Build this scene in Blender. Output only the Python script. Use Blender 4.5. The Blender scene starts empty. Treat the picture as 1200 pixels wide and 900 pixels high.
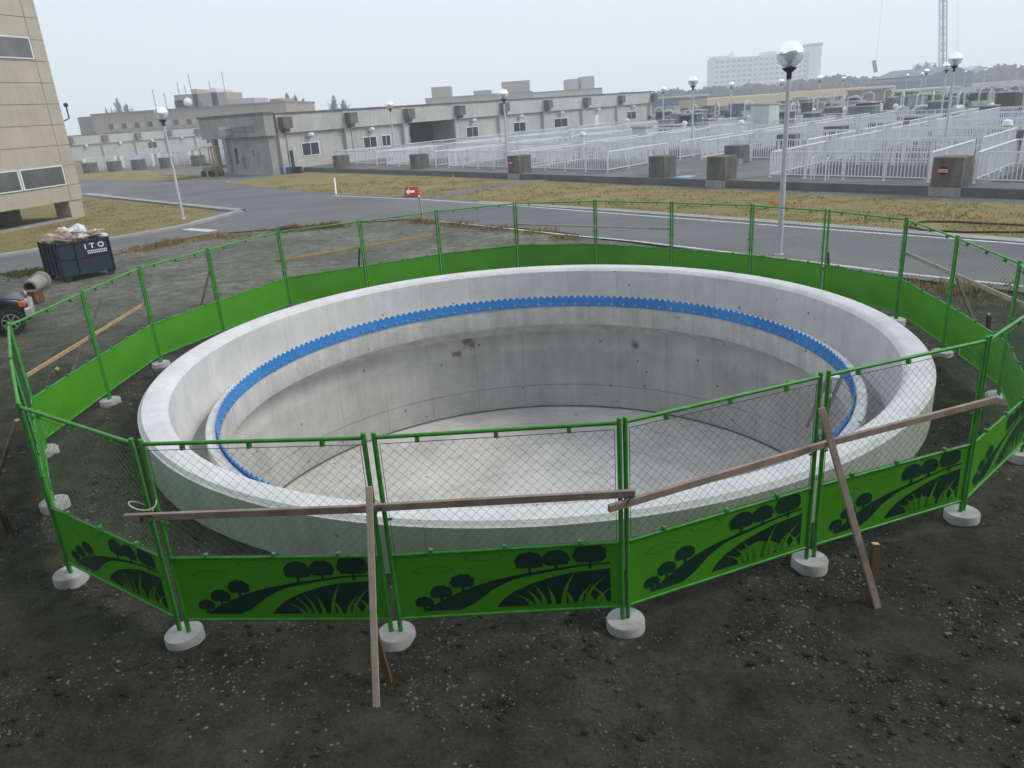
import bpy, bmesh, math, random
from mathutils import Vector, Matrix, noise
from mathutils.geometry import tessellate_polygon
random.seed(7)
R = math.radians
sc = bpy.context.scene
col = sc.collection

# ------------------------------------------------------------------ camera, sky, sun, exposure
F, PITCH, ROLL, CH = 893.0, R(20.0), R(-3.95), 4.03
FWD = Vector((0, math.cos(PITCH), -math.sin(PITCH)))
_u0 = Vector((0, math.sin(PITCH), math.cos(PITCH))); _r0 = Vector((1, 0, 0))
RT = math.cos(ROLL)*_r0 + math.sin(ROLL)*_u0
UP = -math.sin(ROLL)*_r0 + math.cos(ROLL)*_u0
cd = bpy.data.cameras.new('camera'); cam = bpy.data.objects.new('camera', cd); col.objects.link(cam)
m = Matrix((RT, UP, -FWD)).transposed().to_4x4(); m.translation = (0, 0, CH); cam.matrix_world = m
cd.sensor_width = 36; cd.lens = F/1200*36; cd.clip_start = .05; cd.clip_end = 6000
sc.camera = cam

SUN_EL, SUN_AZ = R(42), R(96)          # azimuth clockwise from +Y
w = bpy.data.worlds.new('World'); sc.world = w; w.use_nodes = True
nt = w.node_tree; bg = nt.nodes['Background']
sky = nt.nodes.new('ShaderNodeTexSky'); sky.sky_type = 'NISHITA'; sky.sun_disc = False
sky.sun_elevation = SUN_EL; sky.sun_rotation = SUN_AZ
sky.air_density = 1.0; sky.dust_density = 4.0; sky.ozone_density = 1.0
mx = nt.nodes.new('ShaderNodeMix'); mx.data_type = 'RGBA'; mx.inputs[0].default_value = .80
mx.inputs[7].default_value = (6.15, 6.7, 7.25, 1)       # even overcast layer over the clear sky
nt.links.new(sky.outputs[0], mx.inputs[6]); nt.links.new(mx.outputs[2], bg.inputs[0])
bg.inputs[1].default_value = .13
sl = bpy.data.lights.new('sun', 'SUN'); sl.energy = 1.25; sl.angle = R(20); sl.color = (1, .97, .92)
so = bpy.data.objects.new('sun', sl); col.objects.link(so)
sd = Vector((math.sin(SUN_AZ)*math.cos(SUN_EL), math.cos(SUN_AZ)*math.cos(SUN_EL), math.sin(SUN_EL)))
so.rotation_euler = sd.to_track_quat('Z', 'Y').to_euler(); so.location = (20, 20, 40)
vs = sc.view_settings; vs.view_transform = 'Standard'; vs.look = 'None'; vs.gamma = 1; vs.exposure = 0.47
vs.use_curve_mapping = False
sc.cycles.volume_bounces = 3

# ------------------------------------------------------------------ where things stand
def ray(px, py): return FWD + (px-600)/F*RT - (py-450)/F*UP
def G(px, py, z=0.0):
    d = ray(px, py); t = (z-CH)/d.z
    return Vector((d.x*t, d.y*t, z))
def HY(px): return 167.4-.069*px
def AT(px, D, z=0.0):                      # the spot D metres out in the bearing of column px
    d = ray(px, HY(px)); h = Vector((d.x, d.y)); h *= D/h.y
    return Vector((h.x, h.y, z))
def ZT(px, py, D):                         # height of something D metres out seen at row py
    d = ray(px, py); return CH + d.z*(D/d.y)
def xy(v): return Vector((v[0], v[1]))

# ------------------------------------------------------------------ mesh helpers
def tag(o, label=None, cat=None, group=None, kind=None):
    if label: o['label'] = label
    if cat: o['category'] = cat
    if group: o['group'] = group
    if kind: o['kind'] = kind
    return o
def empty(name, loc=(0, 0, 0), rz=0, label=None, cat=None, group=None):
    o = bpy.data.objects.new(name, None); col.objects.link(o); o.location = loc; o.rotation_euler = (0, 0, rz)
    o.empty_display_size = .2
    return tag(o, label, cat, group)
class MB:
    def __init__(s): s.v = []; s.f = []; s.mi = []; s.sm = []
    def add(s, vs, fs, mi=0, smooth=False):
        b = len(s.v); s.v += [tuple(v) for v in vs]
        for f in fs: s.f.append([i+b for i in f]); s.mi.append(mi); s.sm.append(smooth)
        return s
    def box(s, x0, y0, z0, x1, y1, z1, mi=0, M=None):
        vs = [Vector(p) for p in ((x0,y0,z0),(x1,y0,z0),(x1,y1,z0),(x0,y1,z0),(x0,y0,z1),(x1,y0,z1),(x1,y1,z1),(x0,y1,z1))]
        if M: vs = [M@p for p in vs]
        return s.add(vs, [(0,3,2,1),(4,5,6,7),(0,1,5,4),(1,2,6,5),(2,3,7,6),(3,0,4,7)], mi)
    def tube(s, pts, r, n=8, mi=0, caps=True, smooth=True):
        pts = [Vector(p) for p in pts]; rs = r if isinstance(r, (list, tuple)) else [r]*len(pts)
        vs = []; prev = None
        for i, p in enumerate(pts):
            d = (pts[min(i+1, len(pts)-1)]-pts[max(i-1, 0)]).normalized()
            if prev is None:
                a = Vector((0, 0, 1)) if abs(d.z) < .9 else Vector((1, 0, 0)); x = d.cross(a).normalized()
            else: x = (prev-d*prev.dot(d)).normalized()
            prev = x; y = d.cross(x)
            for k in range(n):
                t = 2*math.pi*(k+.5)/n; vs.append(p+(x*math.cos(t)+y*math.sin(t))*rs[i])
        fs = [(i*n+k, i*n+(k+1) % n, (i+1)*n+(k+1) % n, (i+1)*n+k) for i in range(len(pts)-1) for k in range(n)]
        s.add(vs, fs, mi, smooth)
        if caps: s.add(vs[:n], [tuple(range(n))[::-1]], mi); s.add(vs[-n:], [tuple(range(n))], mi)
        return s
    def bar(s, a, b, wd, ht, mi=0, up=(0, 0, 1)):         # square timber from a to b
        a, b = Vector(a), Vector(b); d = (b-a).normalized(); up = Vector(up)
        x = d.cross(up)
        if x.length < 1e-3: x = d.cross(Vector((1, 0, 0)))
        x.normalize(); y = x.cross(d); x *= wd/2; y *= ht/2
        vs = [p+i*x+j*y for p in (a, b) for i, j in ((-1,-1),(1,-1),(1,1),(-1,1))]
        return s.add(vs, [(0,1,2,3),(7,6,5,4),(0,4,5,1),(1,5,6,2),(2,6,7,3),(3,7,4,0)], mi)
    def lathe(s, prof, n=32, mi=0, c=(0, 0, 0), smooth=True, a0=0, a1=2*math.pi, close=False):
        full = abs(a1-a0-2*math.pi) < 1e-6; m_ = n if full else n+1
        vs = [(c[0]+r*math.cos(a0+(a1-a0)*k/n), c[1]+r*math.sin(a0+(a1-a0)*k/n), c[2]+z) for r, z in prof for k in range(m_)]
        P = len(prof); fs = []
        for i in range(P-1 if not close else P):
            j = (i+1) % P
            for k in range(n):
                k2 = (k+1) % m_ if full else k+1
                fs.append((i*m_+k, i*m_+k2, j*m_+k2, j*m_+k))
        return s.add(vs, fs, mi, smooth)
    def sph(s, c, r, n=16, mi=0, z0=-1, z1=1, sq=1):
        prof = []
        k = n//2
        t0, t1 = math.asin(z0), math.asin(z1)
        for i in range(k+1):
            t = t0+(t1-t0)*i/k; prof.append((max(1e-4, r*math.cos(t)), r*sq*math.sin(t)))
        return s.lathe(prof, n, mi, c)
    def poly(s, pts, mi=0, th=0.0):                       # filled polygon (3D points), optional thickness downwards
        pts = [Vector(p) for p in pts]
        tr = tessellate_polygon([pts])
        fs = []
        for t in tr:
            a, b, c = (pts[i] for i in t)
            fs.append(tuple(t) if (b-a).cross(c-a).z > 0 else tuple(t[::-1]))
        return s.add(pts, fs, mi)
    def build(s, name, mats, parent=None, loc=None):
        me = bpy.data.meshes.new(name); me.from_pydata(s.v, [], s.f)
        for mt in (mats if isinstance(mats, (list, tuple)) else [mats]): me.materials.append(mt)
        me.polygons.foreach_set('material_index', s.mi); me.polygons.foreach_set('use_smooth', s.sm)
        me.validate(); me.update()
        if any(s.sm): me.set_sharp_from_angle(angle=R(38))
        return link(name, me, parent, loc)
def link(name, me, parent=None, loc=None):
    o = bpy.data.objects.new(name, me); col.objects.link(o)
    if parent: o.parent = parent
    if loc: o.location = loc
    return o
def copy_tree(o, parent=None):
    c = o.copy(); col.objects.link(c)
    if parent: c.parent = parent
    for ch in list(o.children): copy_tree(ch, c)
    return c
def bevel(o, wd, seg=2):
    b = o.modifiers.new('bevel', 'BEVEL'); b.width = wd; b.segments = seg; b.limit_method = 'ANGLE'; return o

# ------------------------------------------------------------------ materials
class N:
    def __init__(s, name):
        s.m = bpy.data.materials.new(name); s.m.use_nodes = True; s.t = s.m.node_tree
        s.b = s.t.nodes['Principled BSDF']; s.co = s.t.nodes.new('ShaderNodeTexCoord')
    def n(s, typ, **kw):
        x = s.t.nodes.new(typ)
        for k, v in kw.items(): setattr(x, k, v)
        return x
    def l(s, a, b): s.t.links.new(a, b)
    def noise(s, scale, detail=6, rough=.6, vec=None, stretch=None, dist=0):
        x = s.n('ShaderNodeTexNoise'); x.inputs['Scale'].default_value = scale; x.inputs['Detail'].default_value = detail
        x.inputs['Roughness'].default_value = rough; x.inputs['Distortion'].default_value = dist
        v = vec or s.co.outputs['Object']
        if stretch:
            mp = s.n('ShaderNodeMapping'); mp.inputs['Scale'].default_value = stretch; s.l(v, mp.inputs[0]); v = mp.outputs[0]
        s.l(v, x.inputs['Vector']); return x.outputs['Fac']
    def ramp(s, fac, stops):
        x = s.n('ShaderNodeValToRGB'); e = x.color_ramp.elements
        while len(e) < len(stops): e.new(.5)
        for el, (p, c) in zip(e, stops):
            el.position = p; el.color = (c, c, c, 1) if isinstance(c, (int, float)) else (*c, 1)
        s.l(fac, x.inputs[0]); return x.outputs[0]
    def mix(s, fac, a, b, mode='MIX'):
        x = s.n('ShaderNodeMix', data_type='RGBA', blend_type=mode)
        for i, v in ((0, fac), (6, a), (7, b)):
            if isinstance(v, (int, float)): x.inputs[i].default_value = v
            elif isinstance(v, tuple): x.inputs[i].default_value = (*v, 1)
            else: s.l(v, x.inputs[i])
        return x.outputs[2]
    def math(s, op, a, b=None, c=None):
        x = s.n('ShaderNodeMath', operation=op)
        for i, v in enumerate((a, b, c)):
            if v is None: continue
            if isinstance(v, (int, float)): x.inputs[i].default_value = v
            else: s.l(v, x.inputs[i])
        return x.outputs[0]
    def bump(s, h, st=.3, dist=.02):
        x = s.n('ShaderNodeBump'); x.inputs['Strength'].default_value = st; x.inputs['Distance'].default_value = dist
        s.l(h, x.inputs['Height']); s.l(x.outputs[0], s.b.inputs['Normal'])
    def done(s, colr, rough=.8, metal=0, spec=.3):
        if isinstance(colr, tuple): s.b.inputs['Base Color'].default_value = (*colr, 1)
        else: s.l(colr, s.b.inputs['Base Color'])
        s.b.inputs['Roughness'].default_value = rough; s.b.inputs['Metallic'].default_value = metal
        s.b.inputs['Specular IOR Level'].default_value = spec
        return s.m
def plain(name, c, rough=.7, var=.25, scale=3.0, metal=0, spec=.3, stretch=None, bump=0):
    a = N(name); f = a.noise(scale, 6, .65, stretch=stretch)
    d = tuple(x*(1-var) for x in c); e = tuple(min(1, x*(1+var*.6)) for x in c)
    if bump: a.bump(a.noise(scale*6), bump, .01)
    return a.done(a.ramp(f, [(.3, d), (.7, e)]), rough, metal, spec)

def concrete(name, base=.40, tint=(1, 1.0, 1.0), dark=.72, scale=1.2, streak=.5, pocks=True, lines=None, bump=.25, rough=.85, rings=None):
    a = N(name); c = tuple(base*t for t in tint)
    f = a.noise(scale, 8, .7)
    colr = a.ramp(f, [(.32, tuple(x*dark for x in c)), (.55, c), (.75, tuple(min(.9, x*1.12) for x in c))])
    if streak:
        g = a.noise(2.2, 5, .6, stretch=(2.5, 2.5, .22))
        colr = a.mix(streak, colr, a.mix(1.0, colr, a.ramp(g, [(.38, .62), (.62, 1.0)]), 'MULTIPLY'))
    fine = a.noise(38, 4, .7)
    colr = a.mix(.25, colr, a.mix(1.0, colr, a.ramp(fine, [(.3, .7), (.7, 1.0)]), 'MULTIPLY'))
    if pocks:
        v = a.n('ShaderNodeTexVoronoi', feature='F1'); v.inputs['Scale'].default_value = 2.4; v.inputs['Randomness'].default_value = .9
        a.l(a.co.outputs['Object'], v.inputs['Vector'])
        p = a.ramp(v.outputs['Distance'], [(.055, .34), (.085, 1.0)])
        colr = a.mix(1.0, colr, p, 'MULTIPLY')
    if rings:
        sp = a.n('ShaderNodeSeparateXYZ'); a.l(a.co.outputs['Object'], sp.inputs[0])
        rad = a.math('SQRT', a.math('ADD', a.math('MULTIPLY', sp.outputs[0], sp.outputs[0]), a.math('MULTIPLY', sp.outputs[1], sp.outputs[1])))
        for r_ in rings:
            q = a.math('ABSOLUTE', a.math('SUBTRACT', rad, r_)); q = a.math('ADD', q, a.math('MULTIPLY', a.math('SUBTRACT', a.noise(1.5, 4), .5), .12))
            colr = a.mix(.5, colr, a.mix(1.0, colr, a.ramp(q, [(.01, .74), (.05, 1.0)]), 'MULTIPLY'))
        sweep = a.noise(1.3, 6, .7, stretch=(.4, 1.6, 1), dist=1.5)
        colr = a.mix(.6, colr, a.mix(1.0, colr, a.ramp(sweep, [(.34, (.78, .76, .70)), (.6, 1.05)]) if False else a.ramp(sweep, [(.34, .78), (.6, 1.0)]), 'MULTIPLY'))
    if lines:
        sp = a.n('ShaderNodeSeparateXYZ'); a.l(a.co.outputs['Object'], sp.inputs[0])
        ang = a.math('ARCTAN2', sp.outputs[1], sp.outputs[0])
        t = a.math('FRACT', a.math('MULTIPLY', ang, lines[0]/(2*math.pi)))
        dd = a.math('ABSOLUTE', a.math('SUBTRACT', t, .5))
        dd = a.math('ADD', dd, a.math('MULTIPLY', a.math('SUBTRACT', a.noise(3, 3), .5), .008))
        ln = a.ramp(dd, [(.006, .62), (.016, 1.0)])
        colr = a.mix(a.ramp(a.noise(.7, 3), [(.35, .10), (.65, .55)]), colr, a.mix(1.0, colr, ln, 'MULTIPLY'))
        if lines[1]:                                      # second concrete lift, a shade darker
            q = a.math('ADD', a.math('MULTIPLY', a.math('ADD', sp.outputs[2], 1.95), 1.0), a.math('MULTIPLY', a.math('SUBTRACT', a.noise(2.5, 6, .7), .5), .5))
            colr = a.mix(1.0, colr, a.ramp(q, [(.0, .84), (.5, .86), (.62, 1.0)]), 'MULTIPLY')
        for zz in lines[1]:
            q = a.math('ABSOLUTE', a.math('SUBTRACT', sp.outputs[2], zz))
            q = a.math('ADD', q, a.math('MULTIPLY', a.math('SUBTRACT', a.noise(1.2, 3), .5), .03))
            colr = a.mix(.7, colr, a.mix(1.0, colr, a.ramp(q, [(.006, .55), (.02, 1.0)]), 'MULTIPLY'))
        if len(lines) > 2:                                # dark wet leak stains: centre angle, z, size
            for (an, z0, sw, sh) in lines[2]:
                q1 = a.math('DIVIDE', a.math('SUBTRACT', ang, an), sw); q2 = a.math('DIVIDE', a.math('SUBTRACT', sp.outputs[2], z0), sh)
                rr = a.math('SQRT', a.math('ADD', a.math('MULTIPLY', q1, q1), a.math('MULTIPLY', q2, q2)))
                rr = a.math('ADD', rr, a.math('MULTIPLY', a.math('SUBTRACT', a.noise(5, 5, .7), .5), 3.2))
                colr = a.mix(1.0, colr, a.ramp(rr, [(.35, (.42, .40, .36)), (.75, (1, 1, 1))]), 'MULTIPLY')
    a.bump(a.math('ADD', f, a.math('MULTIPLY', fine, .3)), bump, .01)
    return a.done(colr, rough)

M = {}
M['rim'] = concrete('rim_concrete', .66, (1, 1.0, 1.0), .86, 1.6, .2, False, bump=.12)
M['wall'] = concrete('tank_wall_concrete', .60, (1, .99, .97), .76, .9, .22, True,
                     (30, (-2.3,), ((1.80, -1.02, .05, .34), (1.86, -1.3, .035, .12), (1.08, -1.25, .02, .22))))
M['upper'] = concrete('upper_wall_concrete', .66, (1, .99, .975), .84, 1.1, .18, True, (30, ()))
M['outer'] = concrete('outer_wall_concrete', .62, (.985, 1.0, .985), .84, 1.3, .3, True, (30, ()))
M['launder'] = concrete('launder_concrete', .66, (1, 1, .98), .74, 1.6, .5, True, None)
M['floor'] = concrete('tank_floor_concrete', .62, (1, .97, .91), .76, .8, 0, True, None, rings=(4.55, 3.6, 2.5, 1.35))
M['trough'] = concrete('trough_concrete', .33, (1, .97, .92), .65, 1.2, 0, False, None)
M['old'] = concrete('weathered_concrete', .38, (1, .975, .93), .68, .35, .5, False, None, bump=.2)
M['oldlight'] = concrete('pale_weathered_concrete', .49, (1, .985, .95), .80, .3, .4, False, None, bump=.2)
M['dark'] = concrete('dark_sooty_concrete', .17, (1, .97, .9), .55, 1.2, .8, False, None, bump=.3)
M['block'] = concrete('footing_concrete', .42, (1, 1, .98), .75, 5, 0, False, None)
M['platform'] = concrete('platform_concrete', .15, (1, 1, .98), .6, .5, 0, False, None)
M['kerb'] = concrete('kerb_concrete', .32, (1, 1, .98), .7, 1.5, 0, False, None)
M['pipe'] = concrete('pipe_concrete', .30, (1, .95, .82), .7, 3, 0, False, None)

a = N('blue_plastic'); sp = a.n('ShaderNodeSeparateXYZ'); a.l(a.co.outputs['Object'], sp.inputs[0])
ang = a.math('MULTIPLY', a.math('ARCTAN2', sp.outputs[1], sp.outputs[0]), 28/(2*math.pi))
wn = a.n('ShaderNodeTexWhiteNoise', noise_dimensions='1D'); a.l(a.math('FLOOR', ang), wn.inputs['W'])
c = a.ramp(wn.outputs['Value'], [(.0, (.030, .21, .58)), (1.0, (.044, .26, .66))])
c = a.mix(.5, c, a.mix(1.0, c, a.ramp(a.noise(7, 6, .7), [(.3, .72), (.7, 1.0)]), 'MULTIPLY'))
fr = a.math('FRACT', ang); c = a.mix(1.0, c, a.ramp(fr, [(.0, .45), (.018, 1.0)]), 'MULTIPLY')
M['blue'] = a.done(c, .48, 0, .35)
M['bolt'] = plain('stainless_bolt', (.45, .45, .42), .45, .1, metal=.6)
M['green'] = plain('green_painted_pipe', (.050, .29, .036), .42, .35, 9, spec=.4)
M['wire'] = plain('green_coated_wire', (.05, .13, .055), .55, .1)
M['sheetdark'] = plain('green_print_ink', (.005, .038, .022), .4, .1, 4, spec=.4)
M['inkline'] = plain('green_line_ink', (.01, .09, .008), .4, .1, 4)
a = N('green_plastic_sheet'); c = a.ramp(a.noise(1.2, 3), [(.3, (.080, .33, .014)), (.7, (.105, .40, .022))])
c = a.mix(a.ramp(a.noise(3.5, 8, .75), [(.52, 0.0), (.80, .22)]), c, (.13, .20, .07))
a.bump(a.math('ADD', a.noise(1.6, 2, .4), a.math('MULTIPLY', a.noise(5, 3, .5, stretch=(1, 1, .35), dist=1), .35)), .5, .06); M['sheet'] = a.done(c, .42, 0, .35)
tr = a.n('ShaderNodeBsdfTranslucent'); tr.inputs[0].default_value = (.20, .62, .04, 1)
ms = a.n('ShaderNodeMixShader'); ms.inputs[0].default_value = .28
a.l(a.b.outputs[0], ms.inputs[1]); a.l(tr.outputs[0], ms.inputs[2]); a.l(ms.outputs[0], a.t.nodes['Material Output'].inputs[0])
def wood(name, c, c2):
    a = N(name); f = a.noise(6, 6, .6, stretch=(1, 1, 1)); g = a.noise(40, 3, .5)
    col_ = a.ramp(f, [(.3, c2), (.6, c)]); col_ = a.mix(.4, col_, a.mix(1.0, col_, a.ramp(g, [(.3, .65), (.7, 1.0)]), 'MULTIPLY'))
    a.bump(g, .2, .004); return a.done(col_, .75)
M['timber'] = wood('weathered_timber', (.37, .29, .24), (.24, .185, .15))
M['palewood'] = wood('pale_timber', (.42, .36, .30), (.32, .27, .23))
M['newwood'] = wood('fresh_yellow_timber', (.52, .34, .17), (.42, .26, .12))
M['stake'] = wood('brown_stake_timber', (.17, .10, .055), (.10, .06, .035))
M['greywood'] = wood('grey_dark_timber', (.12, .11, .09), (.075, .07, .06))
M['cutend'] = plain('sawn_end', (.5, .36, .25), .8, .15, 20)
M['rope'] = plain('pale_wire_tie', (.55, .5, .4), .7, .1)
M['tie'] = plain('black_tie_wire', (.03, .03, .03), .6, .1)
M['alu'] = plain('aluminium', (.20, .20, .20), .5, .2, 5, metal=.3)
M['white'] = plain('white_painted_steel', (.72, .74, .76), .45, .06, 1)
M['whitebar'] = plain('pale_grey_painted_steel', (.64, .67, .70), .5, .06, 1)
M['pole'] = plain('lamp_pole_paint', (.50, .52, .54), .45, .12, 2)
M['black'] = plain('black_fitting', (.02, .02, .022), .5, .2)
a = N('globe_acrylic'); a.b.inputs['Transmission Weight'].default_value = .45; M['globe'] = a.done((.80, .82, .84), .12, 0, .6)
M['mirror'] = plain('chrome_reflector', (.92, .94, .97), .1, .03, 1, metal=1)
M['red'] = plain('sign_red', (.42, .02, .03), .45, .1)
M['navy'] = plain('sign_navy', (.012, .02, .06), .45, .1)
M['signwhite'] = plain('sign_white', (.75, .76, .75), .5, .05)
M['glass'] = plain('dark_window_glass', (.03, .037, .04), .12, .3, .8, spec=.6)
M['glasspale'] = plain('grey_window_glass', (.13, .13, .13), .15, .45, .7, spec=.6, stretch=(1, 1, .4))
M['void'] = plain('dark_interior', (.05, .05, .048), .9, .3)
M['tan'] = concrete('tan_facade_panel', .44, (1, .93, .76), .86, .5, .2, False, None, bump=.05)
M['tanjoint'] = plain('panel_joint', (.13, .115, .09), .9, .2)
M['brown'] = concrete('brown_facade', .31, (1, .85, .72), .88, .08, 0, False, None, bump=.0)
M['browndark'] = plain('brown_facade_dark', (.20, .175, .16), .85, .1, .2)
M['greywall'] = plain('grey_facade', (.36, .36, .36), .85, .12, .1)
M['hotel'] = plain('pale_hotel_wall', (.62, .63, .66), .8, .06, .05)
M['hotelwin'] = plain('hotel_balcony', (.30, .33, .38), .6, .1, .05)
M['beige'] = plain('beige_deck', (.46, .37, .25), .85, .12, .1)
M['bluewall'] = plain('blue_grey_metal', (.10, .13, .19), .6, .2, .1)
M['roofpale'] = plain('pale_metal_roof', (.42, .44, .47), .5, .2, .1)
M['machine'] = plain('grey_green_machine', (.17, .22, .20), .5, .3, 1)
M['pipewhite'] = plain('pale_pipe', (.52, .56, .54), .5, .15, 1)
M['yellow'] = plain('yellow_machine_paint', (.36, .20, .03), .5, .2, 4)
M['orange'] = plain('orange_plastic', (.65, .13, .02), .4, .1, 4)
M['bluepale'] = plain('pale_blue_board', (.25, .38, .62), .6, .1)
M['bluepaint'] = plain('blue_sheet', (.03, .12, .5), .6, .1)
M['carpaint'] = plain('black_car_paint', (.006, .009, .013), .22, .2, 2, spec=.35)
M['tyre'] = plain('tyre_rubber', (.022, .021, .02), .85, .2, 8)
M['rimalloy'] = plain('alloy_rim', (.42, .43, .44), .35, .1, metal=.7)
M['bumper'] = plain('silver_bumper', (.30, .31, .32), .3, .1, spec=.6)
M['skip'] = plain('rusty_navy_paint', (.018, .028, .040), .55, .45, 2.2, bump=.2)
a = N('skip_side_paint'); c = a.ramp(a.noise(3, 8, .7), [(.36, (.06, .032, .02)), (.47, (.016, .032, .050)), (.75, (.022, .045, .070))]); M['skipside'] = a.done(c, .55)
M['rust'] = plain('rusty_steel', (.13, .075, .045), .8, .4, 3, bump=.3)
M['bag'] = plain('white_plastic_bag', (.66, .68, .70), .5, .1, 6, bump=.6)
M['bagpink'] = plain('pinkish_sack', (.45, .33, .30), .7, .3, 6, bump=.5)
M['baggrey'] = plain('grey_plastic_sheet', (.30, .31, .32), .5, .35, 5, bump=.6)
M['hose'] = plain('black_hose', (.035, .02, .018), .6, .2)
M['steel'] = plain('crane_steel', (.22, .30, .36), .6, .15)
M['bark'] = plain('grey_bark', (.12, .105, .10), .9, .2)
M['twig'] = plain('bare_twigs', (.135, .12, .12), .9, .2)
a = N('far_foliage'); M['wood'] = a.done(a.ramp(a.noise(.25, 4), [(.3, (.030, .042, .030)), (.7, (.065, .078, .05))]), .95)
a = N('painted_line'); c = a.ramp(a.noise(5, 8, .8), [(.36, (.14, .14, .14)), (.50, (.58, .58, .56))]); M['paint'] = a.done(c, .7)
# asphalt
a = N('asphalt'); f = a.noise(.18, 6, .6); g = a.noise(60, 3, .8)
c = a.ramp(f, [(.3, (.105, .107, .112)), (.7, (.165, .166, .168))]); c = a.mix(.5, c, a.mix(1.0, c, a.ramp(g, [(.3, .6), (.7, 1.25)]), 'MULTIPLY'))
st = a.noise(.5, 4, .6, stretch=(.25, 1.2, 1)); c = a.mix(.5, c, a.mix(1.0, c, a.ramp(st, [(.35, .8), (.65, 1.12)]), 'MULTIPLY'))
a.bump(g, .3, .004); M['asphalt'] = a.done(c, .85)
# dry lawn
a = N('dry_lawn'); f = a.noise(.55, 9, .72); g = a.noise(14, 6, .8)
c = a.ramp(f, [(.34, (.135, .145, .050)), (.46, (.215, .185, .080)), (.60, (.28, .215, .105)), (.76, (.27, .19, .10))])
c = a.mix(.7, c, a.mix(1.0, c, a.ramp(g, [(.3, .55), (.7, 1.3)]), 'MULTIPLY'))
a.bump(g, .8, .05); M['lawn'] = a.done(c, .95, 0, .1)
# dirt yard
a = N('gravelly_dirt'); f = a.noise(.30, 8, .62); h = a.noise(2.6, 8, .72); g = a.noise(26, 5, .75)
shaded_dirt = a.ramp(f, [(.30, (.046, .048, .034)), (.52, (.070, .070, .051)), (.72, (.108, .106, .080))])
open_dirt = a.ramp(f, [(.30, (.130, .130, .106)), (.52, (.190, .188, .158)), (.72, (.28, .275, .245))])
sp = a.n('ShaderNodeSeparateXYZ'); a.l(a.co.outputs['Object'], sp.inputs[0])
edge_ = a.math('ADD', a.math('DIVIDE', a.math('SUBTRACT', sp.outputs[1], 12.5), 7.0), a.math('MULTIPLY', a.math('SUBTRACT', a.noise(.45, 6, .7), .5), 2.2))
c = a.mix(a.ramp(edge_, [(.0, 0.0), (1.0, 1.0)]), shaded_dirt, open_dirt)  # foreground shade put into the dirt colour: darker near, lighter with distance
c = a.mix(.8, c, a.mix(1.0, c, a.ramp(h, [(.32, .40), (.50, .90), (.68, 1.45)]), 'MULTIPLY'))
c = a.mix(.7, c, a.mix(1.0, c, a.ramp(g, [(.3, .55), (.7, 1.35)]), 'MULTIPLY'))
v = a.n('ShaderNodeTexVoronoi', feature='F1'); v.inputs['Scale'].default_value = 30; a.l(a.co.outputs['Object'], v.inputs['Vector'])
sel = a.math('GREATER_THAN', a.math('MULTIPLY', v.outputs['Color'], 1.0), .62)
dot = a.math('MULTIPLY', a.ramp(v.outputs['Distance'], [(.22, 1.0), (.32, 0.0)]), sel)
dot = a.math('MULTIPLY', dot, a.ramp(a.noise(1.1, 4, .6), [(.40, .0), (.6, 1.0)]))
c = a.mix(a.math('MULTIPLY', dot, .75), c, (.22, .215, .20))
a.bump(a.math('ADD', a.math('MULTIPLY', h, .8), a.math('ADD', a.math('MULTIPLY', g, .3), a.math('MULTIPLY', dot, .25))), 1.0, .16)
M['dirt'] = a.done(c, .95, 0, .15)
M['stone'] = plain('pebble', (.15, .147, .138), .85, .4, .9)
M['weed'] = plain('dry_weed', (.30, .21, .085), .9, .45, .6, spec=.1)
M['weedred'] = plain('reddish_weed', (.19, .095, .05), .9, .4, .6, spec=.1)

# ------------------------------------------------------------------ ground
TC = Vector((.31, 11.79)); RO, RI = 5.79, 5.41
def gz(x, y):
    d = math.hypot(x-TC.x, y-TC.y)
    a_ = min(1, max(0, (17-math.hypot(x, y-8))/6))
    n_ = noise.fractal(Vector((x*.8, y*.8, 0)), 1, 2, 5)*.034+noise.fractal(Vector((x*2.6, y*3.4, 3)), .7, 2, 6)*.030+abs(noise.noise(Vector((x*1.3+y*.5, y*3.0, 9))))*.03
    q = min(1, max(0, (d-8.3)/3.5)); q = q*q*(3-2*q)
    return -.068+.040*q+(n_-.01)*a_*min(1, max(0, (d-5.8)/.3))
mb = MB(); rings = []; r = RO-.15
while r < 11.5: rings.append(r); r += .042
while r < 40: rings.append(r); r *= 1.05
while r < 5200: rings.append(r); r *= 1.5
NA = 1000; vs_ = []
for i, r in enumerate(rings):
    for k in range(NA):
        t = 2*math.pi*k/NA; x, y = TC.x+r*math.cos(t), TC.y+r*math.sin(t); vs_.append((x, y, gz(x, y)))
fs_ = [(i*NA+k, (i+1)*NA+k, (i+1)*NA+(k+1) % NA, i*NA+(k+1) % NA) for i in range(len(rings)-1) for k in range(NA)]
mb.add(vs_, fs_, 0, True)
tag(mb.build('ground', M['dirt']), kind='structure')

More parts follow.
